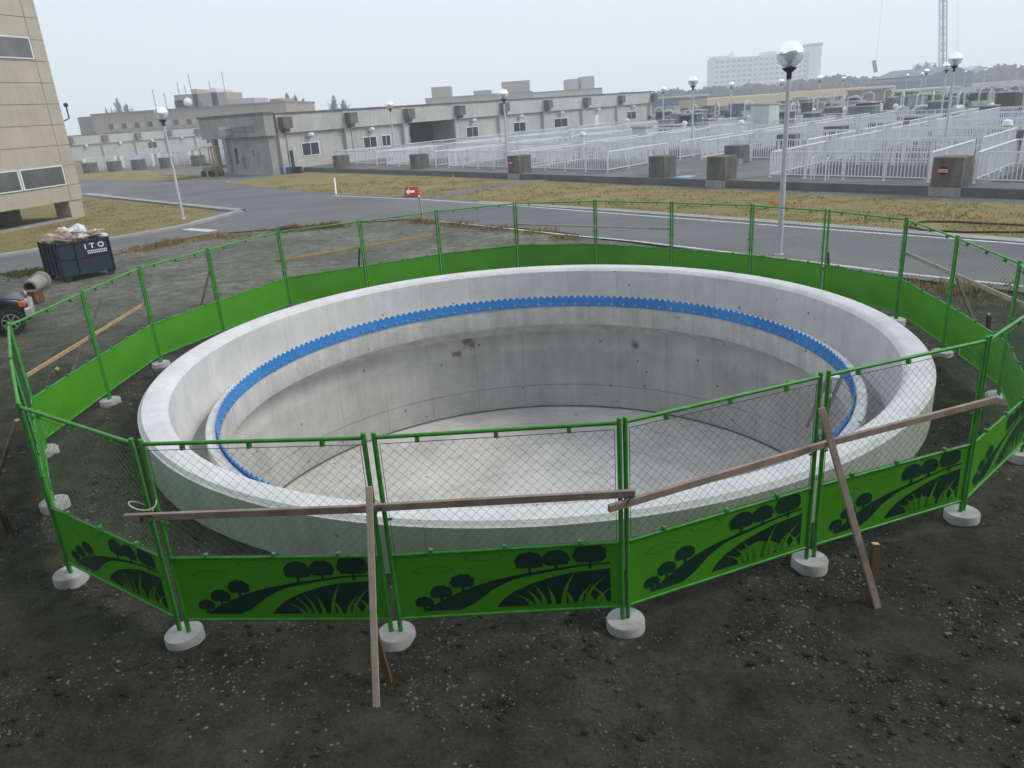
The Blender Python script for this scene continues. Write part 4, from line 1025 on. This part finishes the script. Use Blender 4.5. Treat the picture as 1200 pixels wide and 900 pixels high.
# scrap beam and concrete pipe
p0_, p1_ = G(34, 337.5, .2), G(54, 325, .2)
PP = empty('concrete_pipe', p0_, 0, 'short concrete pipe lying between the skip and the car', 'pipe'); d_ = (p1_-p0_).normalized()*1.15
b = MB(); ax = d_.normalized(); q = ax.to_track_quat('Z', 'Y').to_matrix().to_4x4(); L_ = d_.length
b.lathe([(.15, 0), (.20, 0), (.20, L_), (.15, L_)], 24, close=True); b.v = [tuple(q@Vector(v)) for v in b.v]; b.build('barrel', M['pipe'], PP)
b = MB(); b.lathe([(.20, L_-.16), (.25, L_-.15), (.25, L_), (.19, L_+.001)], 24); b.v = [tuple(q@Vector(v)) for v in b.v]; b.build('collar', M['pipe'], PP)
g = G(41, 355); b = MB(); b.box(-2.2, -.0, 0, 0, .30, .30); b.box(-.001, -.001, -.01, .35, .301, .305); o = b.build('steel_beam', M['rust'], None, (g.x-.25, g.y, 0)); o.rotation_euler = (0, 0, R(-12)); tag(bevel(o, .01), 'rusty brown box beam lying behind the black car', 'beam')

# ------------------------------------------------------------------ black car (its nose enters at the left)
gw = G(17, 391); ch_ = R(31); car = empty('parked_car', (gw.x-.80*math.sin(ch_), gw.y+.80*math.cos(ch_), 0), ch_, 'black car with orange indicator parked at the left photo edge', 'car')
def section(x, hw, zs):     # symmetrical half profile
    pts = [(x, -y*hw, z) for y, z in zs]; return pts+[(x, y*hw, z) for y, z in reversed(zs)]
prof = [(-3.15, .70, [(.92,.32),(1,.5),(1,.75),(.93,.88),(.5,.93)]), (-2.9, .80, [(.95,.2),(1,.45),(1,.8),(.95,.92),(.5,.95)]), (-2.2, .82, [(.95,.2),(1,.45),(1,.8),(.96,.92),(.5,.95)]),
        (-.6, .82, [(.95,.2),(1,.45),(1,.78),(.96,.88),(.5,.93)]), (-.1, .82, [(.95,.2),(1,.45),(1,.74),(.95,.82),(.5,.88)]), (.20, .80, [(.95,.2),(1,.42),(.99,.66),(.93,.74),(.5,.79)]), (.33, .75, [(.95,.22),(1,.42),(.98,.60),(.92,.67),(.5,.70)]), (.40, .68, [(.95,.26),(1,.42),(.98,.56),(.9,.62),(.5,.64)])]
b = MB(); secs = [section(*p) for p in prof]; K = len(secs[0])
b.add([v for s in secs for v in s], [(i*K+k, i*K+(k+1) % K, (i+1)*K+(k+1) % K, (i+1)*K+k) for i in range(len(secs)-1) for k in range(K)]+[tuple(range(K))[::-1], tuple((len(secs)-1)*K+k for k in range(K))], 0, True)
o = b.build('body', M['carpaint'], car); bevel(o, .03, 3)
cab = [(-3.0, .68, .93), (-2.75, .60, 1.38), (-1.2, .60, 1.42), (-.45, .70, .90)]
b = MB(); vs_ = []
for x_, hw, z in cab: vs_ += [(x_, -hw, z), (x_, hw, z)]
b.add(vs_, [(0, 2, 4, 6), (7, 5, 3, 1), (0, 1, 3, 2), (2, 3, 5, 4), (4, 5, 7, 6)]); o = b.build('cabin_glass', M['glass'], car); bevel(o, .05, 2)
b = MB(); b.box(-2.72, -.6, 1.38, -1.22, .6, 1.45); bevel(b.build('roof', M['carpaint'], car), .03)
for x_, y in ((0, -.76), (0, .76), (-2.35, -.76), (-2.35, .76)):
    sgn = -1 if y < 0 else 1
    b = MB(); b.tube([(0, -sgn*.04, 0), (0, sgn*.0705, 0)], .30, 28); b.build('wheel_arch', M['black'], car, (x_, y, .30))
    wh = MB(); wh.lathe([(.17, -.08), (.255, -.08), (.275, -.05), (.275, .05), (.255, .08), (.17, .08)], 32); wh.v = [(v[0], v[2], v[1]) for v in wh.v]
    tyre = wh.build('wheel', M['tyre'], car, (x_, y+sgn*.015, .275))
    b = MB(); 
    for k in range(7):
        t = 2*math.pi*k/7; b.bar((0, sgn*.07, 0), (.165*math.cos(t), sgn*.078, .165*math.sin(t)), .03, .05, 0, (0, 1, 0))
    rg = MB(); rg.lathe([(.155, -.0), (.175, .0), (.178, .085), (.158, .087)], 32, close=True); b.add([(v[0], sgn*v[2], v[1]) for v in rg.v], rg.f, 0, True)
    b.tube([(0, sgn*.06, 0), (0, sgn*.09, 0)], .045, 16); b.build('rim', M['rimalloy'], tyre)
    b = MB(); b.tube([(0, sgn*.02, 0), (0, sgn*.035, 0)], .165, 24); b.build('hub_disc', M['black'], tyre)
b = MB()
for s in (-1, 1):
    b = MB(); b.box(.22, min(s*.70, s*.818), .55, .36, max(s*.70, s*.815), .68, 0); bevel(b.build('indicator_lamp', M['orange'], car), .03)
    b = MB(); b.box(.34, min(s*.35, s*.69), .57, .412, max(s*.35, s*.69), .67); bevel(b.build('headlight', M['bumper'], car), .03)
b = MB(); b.add([v for x_, hw in ((.30, .84), (.42, .78), (.49, .60)) for v in ((x_, -hw, .30), (x_, -hw, .52), (x_, hw, .52), (x_, hw, .30))],
                [(0, 4, 5, 1), (4, 8, 9, 5), (1, 5, 6, 2), (5, 9, 10, 6), (2, 6, 7, 3), (6, 10, 11, 7), (8, 11, 10, 9), (0, 3, 7, 4), (4, 7, 11, 8), (0, 1, 2, 3)]); bevel(b.build('bumper', M['bumper'], car), .03)
b = MB(); b.box(-1.1, -.835, .72, -.92, -.82, .75); b.build('door_handle', M['black'], car)

# ------------------------------------------------------------------ arrow sign and bollards by the road
g = G(480, 236); AS = empty('arrow_sign', (*xy(G(483, 230.5)), 0), R(-12), 'red folding sign with a white left arrow at the road edge', 'sign')
b = MB(); w_, h_ = .36, .42; z0 = .06
b.add([(-w_, -.22, z0), (w_, -.22, z0), (w_*.9, 0, z0+h_), (-w_*.9, 0, z0+h_), (-w_, .22, z0), (w_, .22, z0)], [(0, 1, 2, 3), (5, 4, 3, 2), (1, 5, 2), (4, 0, 3), (0, 4, 5, 1)]); b.build('board', M['red'], AS)
b = MB(); nrm = Vector((0, -h_, .22)).normalized()
def onb(x_, t): return (x_, -.22+.22*t-.006, z0+h_*t+.003)
pl = [(-.27, .5), (-.10, .88), (-.10, .64), (.20, .64), (.20, .36), (-.10, .36), (-.10, .12)]
tt = tessellate_polygon([[Vector((q[0], q[1], 0)) for q in pl]]); b.add([onb(*q) for q in pl], [tuple(t) for t in tt]); b.build('arrow', M['signwhite'], AS)
for x_ in (-.33, .33):
    for y in (-.18, .18):
        b = MB(); b.bar((x_, y, z0+.02), (x_, y*1.5, 0), .03, .03); b.build('leg', M['black'], AS)
def bollard(px, py, tx, h_, lab, ty=None):
    g = G(px, py); t_ = G(tx, ty, h_) if ty else Vector((g.x, g.y, h_)); b = MB(); b.tube([Vector((0, 0, 0)), t_-g], .04, 10); b.sph(t_-g, .045, 10)
    tag(b.build('bollard', M['signwhite'], None, g), lab, 'bollard', 'white marker posts by the road')
bollard(394, 228, 392, .75, 'white marker post on the far road edge', 209)
bollard(495.5, 257, 491, 1.1, 'white leaning marker post beside the red arrow sign', 230)

# ------------------------------------------------------------------ far buildings
def far_box(name, x0, x1, ytop, D, depth, mat, label, zb=0, rows=None, winmat='glass', D1=None, roof=None, cat='building'):
    D1 = D1 or D
    a_, b_ = AT(x0, D), AT(x1, D1); e = empty(name, (a_.x, a_.y, 0), 0, label, cat)
    d = xy(b_-a_); L_ = d.length; d.normalize(); n_ = Vector((d.y, -d.x)); zt_ = ZT((x0+x1)/2, ytop, (D+D1)/2)
    mk = lambda: BB(xy(a_), d, n_)
    x = mk(); x.box(0, L_, -depth, 0, zb-.5, zt_); x.build('wall', mat, e)
    x = mk(); x.box(-.2, L_+.2, -depth-.2, .25, zt_, zt_+.35); x.build('roof', roof or M['browndark'], e)
    return e, mk, L_, zt_
e, mk, L_, z_ = far_box('office_building', 113, 338, 127.5, 185, 30, M['brown'], 'long brown office block with rooftop boxes and antennas, far left')
zz = z_
for k in range(22):
    s_ = L_*(.075+.028*k)+ (k//2)*.5
    if s_ > L_*.72: break
    x = mk(); x.box(s_, s_+1.05, -.02, .05, zz-3.2, zz-2.1); x.build('window', M['glass'] if k % 2 == 0 else M['greywall'], e)
for s_ in (.08, .27, .46, .66, .84): x = mk(); x.box(L_*s_, L_*s_+.25, .0, .02, 0, zz); x.build('panel_joint', M['browndark'], e)
x = mk(); x.box(-6, L_*.10, .2, 5, 0, zz-6.2); x.build('annex', M['greywall'], e)
x = mk(); x.box(-3.8, -.001, -26, -1.0, 0, zz-.1); x.build('end_block', M['browndark'], e)
D_ = 185
def top_of(px, py): return ZT(px, py, D_+8)
def sfrac(px): return L_*(px-113)/225
for (x0, x1, yt, mm, nm) in ((200, 262, 110, 'brown', 'penthouse'), (262, 294, 116, 'greywall', 'penthouse'), (312, 327, 116, 'brown', 'roof_box'), (199, 216, 118, 'browndark', 'roof_box'), (222, 228, 105, 'greywall', 'vent_box'), (244, 251, 104, 'hotel', 'vent_box')):
    x = mk(); x.box(sfrac(x0), sfrac(x1), -18, -6, zz, top_of((x0+x1)/2, yt)); x.build(nm, M[mm], e)
x = mk(); x.box(sfrac(227), sfrac(232), -6, -5.9, zz+.2, top_of(229, 119)); x.build('door', M['bluewall'], e)
x = mk(); x.box(sfrac(313), sfrac(323), -6, -5.9, zz+.2, top_of(318, 118)); x.build('window', M['bluewall'], e)
for px, yt in ((172, 105), (185, 109), (203, 97), (211, 101), (218, 87), (241, 95), (258, 84)):
    x = mk(); p = (xy((0, 0))+mk().d*sfrac(px)-mk().n*8).to_3d(); x.b.tube([p+Vector((0, 0, zz)), p+Vector((0, 0, top_of(px, yt)))], .10, 5); x.build('antenna', M['steel'], e)
x = mk(); x.b.sph((mk().d*sfrac(217)-mk().n*5).to_3d()+Vector((0, 0, zz+1.6)), 1.0, 12); x.build('satellite_dish', M['white'], e)
# far centre buildings behind the long one
e, mk, L_, z_ = far_box('office_building', 500, 625, 112, 300, 20, M['brown'], 'pinkish brown block far behind the long building, left part')
for x0, x1, h_ in ((.06, .24, 4), (.72, .98, 4.2), (.45, .62, 1.8)): x = mk(); x.box(L_*x0, L_*x1, -15, -2, z_, z_+h_); x.build('penthouse', M['brown'], e)
e, mk, L_, z_ = far_box('office_building', 625, 706, 106.5, 300, 20, M['tan'], 'tan block far behind the long building, right part')
for x0, x1, h_ in ((.50, .66, 4), (.71, .90, 4.6)): x = mk(); x.box(L_*x0, L_*x1, -15, -2, z_, z_+h_); x.build('penthouse', M['greywall'], e)
# the hotel
D = 560; e, mk, L_, z_ = far_box('hotel_building', 836, 945, 66, D, 18, M['hotel'], 'pale many-storey hotel slab on the skyline', roof=M['hotel'])
nc, nr = 17, 9
for r_ in range(nr):
    zr = z_-3.2*(r_+1)+.6
    x = mk()
    for c_ in range(nc): x.box(L_*(c_+.18)/nc, L_*(c_+.82)/nc, -.1, .25, zr, zr+1.5)
    x.build('window_row', M['hotelwin'], e)
x = mk(); x.box(L_*.54, L_*.88, -14, -1, z_, z_+2.5); x.build('roof_parapet', M['hotel'], e)
x = mk(); x.box(0, L_*.16, -14, -1, z_, z_+1.8); x.build('roof_parapet', M['hotel'], e)
x = mk(); p = (mk().d*L_*.22-mk().n*6).to_3d(); x.b.lathe([(4.5, z_), (.2, z_+5)], 12, 0, p); x.build('roof_cone', M['hotel'], e)
x = mk(); x.box(L_*1.002, L_*1.13, -20, 1.5, 0, z_+4.0); x.build('end_tower', M['hotel'], e)
x = mk(); x.box(L_*.99, L_*1.135, -21, 2, z_+4.0, z_+5.8); x.build('tower_roof', M['hotelwin'], e)
e2_, mk, L_, z_ = far_box('annex_building', 822, 900, 103, 520, 15, M['greywall'], 'low blue-grey annex in front of the hotel foot')
# long beige deck on pillars
D = 168; a_, b_ = AT(829, D), AT(1050, 205); e = empty('elevated_deck', (a_.x, a_.y, 0), 0, 'long beige deck on pillars behind the basins', 'building')
d = xy(b_-a_); L_ = d.length; d.normalize(); n_ = Vector((d.y, -d.x)); mk = lambda: BB(xy(a_), d, n_)
x = mk(); x.box(0, L_, -14, 0, 1.15, 2.75); x.build('deck', M['beige'], e)
x = mk(); x.box(.2, L_-.2, -13, -12, 0, 1.15); x.build('back_wall', M['void'], e)
for k in range(30):
    s_ = L_*k/29; x = mk(); x.box(s_-.18, s_+.18, -.6, -.1, 0, 1.15); x.build('pillar', M['beige'], e)
far_box('shed_building', 715, 829, 116, 175, 10, M['bluewall'], 'blue-grey shed left of the beige deck', roof=M['roofpale'])
far_box('hall_building', 1050, 1105, 95, 240, 20, M['bluewall'], 'blue hall right of the beige deck', roof=M['bluewall'])
far_box('hall_building', 1046, 1128, 105, 215, 12, M['greywall'], 'low grey hall in front of the blue hall', roof=M['roofpale'])
far_box('brick_hut', 1008, 1046, 106, 150, 5, M['browndark'], 'brown hut at the right end of the beige deck')
# gabled hall and pale roofs at right
D = 330
def gable(x0, x1, ye, yr, D, mat, rmat, lab):
    a_, b_ = AT(x0, D), AT(x1, D); e = empty('hall_building', (a_.x, a_.y, 0), 0, lab, 'building'); w_ = (b_-a_).length
    d = xy(b_-a_).normalized(); zE, zR = ZT((x0+x1)/2, ye, D), ZT((x0+x1)/2, yr, D); n3 = Vector((-d.y, d.x, 0))*40; d3 = Vector((d.x, d.y, 0))
    b = MB(); f = [Vector((0, 0, 0)), d3*w_, d3*w_+Vector((0, 0, zE)), d3*w_*.5+Vector((0, 0, zR)), Vector((0, 0, zE))]
    b.add(f+[p+n3 for p in f], [(0, 1, 2, 3, 4), (9, 8, 7, 6, 5), (0, 4, 9, 5), (1, 6, 7, 2)]); b.build('wall', mat, e)
    b = MB(); up = Vector((0, 0, .5)); b.add([f[4]+up, f[3]+up, f[2]+up, f[4]+n3+up, f[3]+n3+up, f[2]+n3+up]+[f[4], f[3], f[2], f[4]+n3, f[3]+n3, f[2]+n3], [(0, 1, 4, 3), (1, 2, 5, 4), (0, 6, 7, 1), (1, 7, 8, 2)]); b.build('roof', rmat, e)
gable(1092, 1140, 88, 79, 260, M['bluewall'], M['bluewall'], 'dark blue gabled hall below the crane mast')
gable(1122, 1172, 90, 78, 380, M['roofpale'], M['roofpale'], 'pale wide-roofed hall right of the gabled one')

# far wood and single trees
def wood_mass(name, x0, x1, D, hfn, dens, label, smin=.7, smax=1.7, deep=60):
    b = MB(); rnd = random.Random(int(x0))
    for _ in range(dens):
        px = rnd.uniform(x0, x1); DD = D+rnd.uniform(0, deep); p = AT(px, DD); top = ZT(px, hfn(px), DD)*(1+.10*noise.noise(Vector((px*.25, DD*.05, 0)))); z = top*rnd.random()**.45
        for j in range(3):
            s = rnd.uniform(smin, smax); c = Vector((p.x+rnd.gauss(0, s*.7), p.y+rnd.gauss(0, s*.7), z-s*.6+rnd.gauss(0, s*.3)))
            u = Vector((rnd.gauss(0, 1), rnd.gauss(0, 1), rnd.gauss(0, 1))).normalized(); v = u.cross(Vector((rnd.gauss(0, 1), rnd.gauss(0, 1), rnd.gauss(0, 1)))).normalized(); w = u.cross(v)
            k = [rnd.uniform(.6, 1.1)*s for _ in range(5)]
            b.add([c+u*k[0], c+v*k[1], c-u*k[2], c-v*k[3], c+w*k[4]*.6], [(0, 1, 4), (1, 2, 4), (2, 3, 4), (3, 0, 4), (0, 3, 2, 1)])
    return tag(b.build(name, M['wood']), label, 'trees', kind='stuff')
def hf(px):
    base = HY(px)
    lump = 2.5*math.sin(px*.13)+2*math.sin(px*.41+1)+1.2*math.sin(px*.9)
    if px < 800: h = 9
    elif px < 930: h = 9
    elif px < 1012: h = 15-abs(px-972)*.08
    elif px < 1150: h = 6.5
    else: h = 11
    return base-h*.62-lump*.6
wood_mass('far_wood', 700, 1230, 360, hf, 9000, 'dark far wood along the right skyline')
def hf2(px): return HY(px)+1.5+1.5*math.sin(px*.5)+1.2*math.sin(px*1.3)
wood_mass('shrub_belt', 765, 1220, 95, lambda px: HY(px)+24+2*math.sin(px*.6)+2*math.sin(px*1.7+1), 900, 'low dark shrubs scattered beyond the basins', .25, .6, 60)
def bare_tree(px, ytop, D, wpx, label, seed, conif=False):
    g = AT(px, D); H_ = ZT(px, ytop, D); rnd = random.Random(seed); W_ = wpx*D/F/1.1
    e = empty('poplar_tree', g, 0, label, 'tree', 'bare slender trees on the skyline')
    b = MB(); b.tube([(0, 0, 0), (.1, 0, H_*.5), (0, .1, H_)], [H_*.018, H_*.011, .05], 6); b.build('trunk', M['bark'], e)
    b = MB()
    for k in range(170):
        z = H_*rnd.uniform(.18, .93); a_ = rnd.uniform(0, 6.28); env = W_*min(1, (H_-z)/(H_*.65)); r_ = env*rnd.uniform(.4, 1.05); up = r_*rnd.uniform(1.2, 2.4)
        p0 = Vector((0, 0, z)); p1 = Vector((math.cos(a_)*r_, math.sin(a_)*r_, min(H_*1.0, z+up)))
        b.tube([p0, (p0+p1)/2+Vector((0, 0, -r_*.15)), p1], [.16, .12, .05], 3)
        for j in range(3):
            q = p0+(p1-p0)*rnd.uniform(.35, 1); a2 = a_+rnd.uniform(-1.2, 1.2); b.tube([q, q+Vector((math.cos(a2)*r_*.3, math.sin(a2)*r_*.3, r_*.7))], [.10, .05], 3)
    b.build('crown', M['twig'], e)
for k, (px, yt, D, wp, lab) in enumerate(((146, 112, 260, 8, 'tallest dark bare tree behind the brown office, far left'), (155, 120, 260, 9, 'smaller bare tree right of the tallest at far left'), (131, 124, 260, 5, 'thin bare tree at the far left of the group'), (137, 124, 260, 4, 'second thin bare tree at the far left'),
     (341, 107, 250, 8, 'bare tree left of three above the entrance block'), (350, 109, 250, 8, 'bare tree in the middle of three above the entrance block'), (359, 114, 250, 8, 'bare tree right of three above the entrance block'), (394, 110, 260, 7, 'taller of two bare trees above the long roof'), (405, 115, 260, 6, 'shorter of two bare trees above the long roof'),
     (1074, 74, 420, 6, 'pale bare tree left of three beside the crane mast'), (1084, 72, 420, 6, 'pale bare tree in the middle of three beside the crane mast'), (1094, 73, 420, 5, 'pale bare tree right of three beside the crane mast'))):
    bare_tree(px, yt, D, wp, lab, k)

# tower crane
D = 330; g = AT(1106, D); CR = empty('tower_crane', g, R(8), 'tall lattice crane boom rising out of the picture at right', 'crane')
Hc = 95; b = MB(); s_ = .95
for x_, y in ((-s_, -s_), (s_, -s_), (s_, s_), (-s_, s_)): b.tube([(x_, y, 0), (x_, y, Hc)], .22, 4)
z = 0; k = 0
cs = ((-s_, -s_), (s_, -s_), (s_, s_), (-s_, s_))
while z < Hc-3:
    for i in range(4):
        p, q = cs[i], cs[(i+1) % 4]
        if k % 2: p, q = q, p
        b.tube([(*p, z), (*q, z+3)], .10, 3); b.tube([(*cs[i], z), (*cs[(i+1) % 4], z)], .10, 3)
    z += 3; k += 1
LEAN = -.135
b.v = [(v[0]+LEAN*v[2], v[1], v[2]) for v in b.v]; b.build('mast', M['steel'], CR)
b = MB(); hp = AT(1025, D)-g; jd = Vector((hp.x, hp.y, 0)).normalized(); Mi = Matrix.Rotation(-R(8), 3, 'Z'); jd = Mi@jd
hx = Mi@Vector((hp.x, hp.y, 0)); t0_ = Vector((LEAN*Hc, 0, Hc)); t1_ = Vector((hx.x, hx.y, Hc+6)); n3 = Vector((0, 1, 0))
for off in ((-.7, 0), (.7, 0), (0, 1.3)): b.tube([t0_+n3*off[0]+Vector((0, 0, off[1])), t1_+n3*off[0]*.4+Vector((0, 0, off[1]*.4))], .12, 4)
b.build('jib', M['steel'], CR)
hz = ZT(1025, 79, D); b = MB(); b.tube([(hx.x, hx.y, hz+2), (hx.x, hx.y, Hc+6)], .045, 4); b.build('hoist_cable', M['steel'], CR)
b = MB(); b.box(-.55, -.55, -.2, .55, .55, 4.4, 0, Matrix.Rotation(R(-16), 4, 'Y')); b.build('hook_load', M['bluewall'], CR, (hx.x, hx.y, hz-1.6))
b = MB()
for dx_ in (4.6, 5.4): b.tube([(dx_, 0, 12), (dx_-12, 0, Hc)], .04, 4)
b.build('stay_cable', M['steel'], CR)

# ------------------------------------------------------------------ equipment beyond the basins
rnd = random.Random(11)
def arch(g, s, lab):
    e = empty('pipe_arch', g, rnd.uniform(-.6, .3), lab, 'pipework', 'pale arched pipes beyond the basins')
    b = MB(); pts = [(-s, 0, 0), (-s, 0, s*.7)]+[(-s*math.cos(t*math.pi/8), 0, s*.7+s*.55*math.sin(t*math.pi/8)) for t in range(1, 8)]+[(s, 0, s*.7), (s, 0, 0)]
    b.tube(pts, .13, 8); b.build('pipe', M['pipewhite'] if rnd.random() < .6 else M['machine'], e)
    b = MB(); 
    for x_ in (-s, s): b.lathe([(.3, .1), (.3, .25)], 10, 0, (x_, 0, 0))
    b.build('flange', M['machine'], e)
def hoodv(g, lab):
    e = empty('vent_pipe', g, 0, lab, 'vent', 'white vent stubs among the railings')
    b = MB(); b.tube([(0, 0, 0), (0, 0, 1.15)], .16, 10); b.build('stub', M['white'], e); b = MB(); b.lathe([(.2, 1.1), (.26, 1.15), (.22, 1.38), (.01, 1.45)], 12); b.build('cap', M['signwhite'], e)
def dbox(g, w_, d_, h_, mt, lab, cat, grp):
    e = empty('equipment_box', g, math.atan2(Uv.y, Uv.x), lab, cat, grp); b = MB(); b.box(-w_/2, 0, 0, w_/2, d_, h_); bevel(b.build('housing', mt, e), .05)
    b = MB(); b.box(-w_/2-.08, -.08, h_, w_/2+.08, d_+.08, h_+.12); b.build('lid', M['greywall'], e)
eqs = [(1085, 130, 2.2), (1098, 131, 1.6), (1158, 128, 2.2), (953, 133, 1.8), (985, 131, 1.1), (1045, 132, 1.2), (870, 127, 1.5), (890, 126, 1.4), (1130, 122, 1.6), (940, 120, 1.3), (1180, 118, 1.5), (800, 126, 1.2), (845, 122, 1.4)]
for k, (px, py, s_) in enumerate(eqs): arch(AT(px, 78 if py > 125 else 110, PZ), s_*.42, f'pale arched pipe beyond the basins, {ordw[k]} in order of nearness')
for k, (px, py) in enumerate(((868, 158), (887, 153), (821, 149), (802, 157), (989, 139), (1048, 135), (735, 149), (683, 172), (650, 152), (1176, 170))):
    g = G(px, py+4, PZ); hoodv(g, f'white capped vent stub among the railings, {ordw[k]} of ten')
cand = []
for k in range(110):
    cand.append((rnd.uniform(768, 1215), rnd.choice((72, 78, 85, 92, 98, 104, 112, 120, 132)), rnd.uniform(.6, 2.6), rnd.uniform(.5, 2.0), rnd.randrange(8)))
cand.sort()
kinds = [('dark', 'dark sooty'), ('dark', 'dark sooty'), ('machine', 'grey-green'), ('machine', 'grey-green'), ('pipewhite', 'pale'), ('bluewall', 'blue-grey'), ('void', 'blackish'), ('greywall', 'mid grey')]
for k, (px, D, w_, h_, q) in enumerate(cand):
    dbox(AT(px, D, PZ), w_, rnd.uniform(.8, 2), h_, M[kinds[q][0]], f'{kinds[q][1]} '+('tall' if h_ > 1.4 else 'squat')+(' wide' if w_ > 1.8 else ' narrow')+f' housing beyond the basins, {ordinal(k+1)} from the left', 'equipment', 'equipment housings beyond the basins')
for k in range(26):
    px = 772+k*17+rnd.uniform(-6, 6); D = rnd.choice((76, 84, 90, 100, 115)); g = AT(px, D, PZ); r_ = rnd.uniform(.3, .6)
    e = empty('pump_unit', g, rnd.uniform(0, 3), f'small rounded pale pump unit beyond the basins, {ordinal(k+1)} from the left', 'pump', 'pump units beyond the basins')
    b = MB(); b.tube([(-r_*1.6, 0, r_+.3), (r_*1.6, 0, r_+.3)], r_, 12); b.build('drum', M['pipewhite'] if k % 2 else M['machine'], e)
    b = MB(); b.box(-r_*1.4, -r_*.7, 0, -r_*.9, r_*.7, .5); b.box(r_*.9, -r_*.7, 0, r_*1.4, r_*.7, .5); b.build('cradle', M['dark'], e)
    b = MB(); b.tube([(0, 0, r_*1.6), (0, 0, r_*2+1.2), (r_*.8, 0, r_*2+1.5), (r_*2.2, 0, r_*2+1.3), (r_*2.4, 0, .2)], .08, 6); b.build('pipe', M['pipewhite'], e)
dbox(AT(891, 70, PZ), 1.9, 1.6, 2.4, M['pipewhite'], 'pale grey kiosk left of the near lamp pole', 'kiosk', None)
dbox(AT(748, 62, PZ), 1.4, .8, 1.5, M['pipewhite'], 'pale control cabinet before the long building end', 'cabinet', None)
dbox(AT(1179, 66, PZ), 1.6, 1, .8, M['bluepaint'], 'bright blue tarpaulin box at the far right', 'box', None)

# ------------------------------------------------------------------ haze
b = MB(); b.box(-700, -60, -6, 900, 800, 115); hz_ = b.build('haze', None)
hz_.data.materials.clear()
hm = bpy.data.materials.new('haze_air'); hm.use_nodes = True; t_ = hm.node_tree
for nn in list(t_.nodes):
    if nn.type == 'BSDF_PRINCIPLED': t_.nodes.remove(nn)
pv = t_.nodes.new('ShaderNodeVolumePrincipled'); pv.inputs['Color'].default_value = (.93, .96, 1, 1); pv.inputs['Density'].default_value = .0013; pv.inputs['Anisotropy'].default_value = .2
t_.links.new(pv.outputs[0], t_.nodes['Material Output'].inputs['Volume'])
hz_.data.materials.append(hm); tag(hz_, 'thin pale haze over the whole scene', 'haze', kind='stuff')
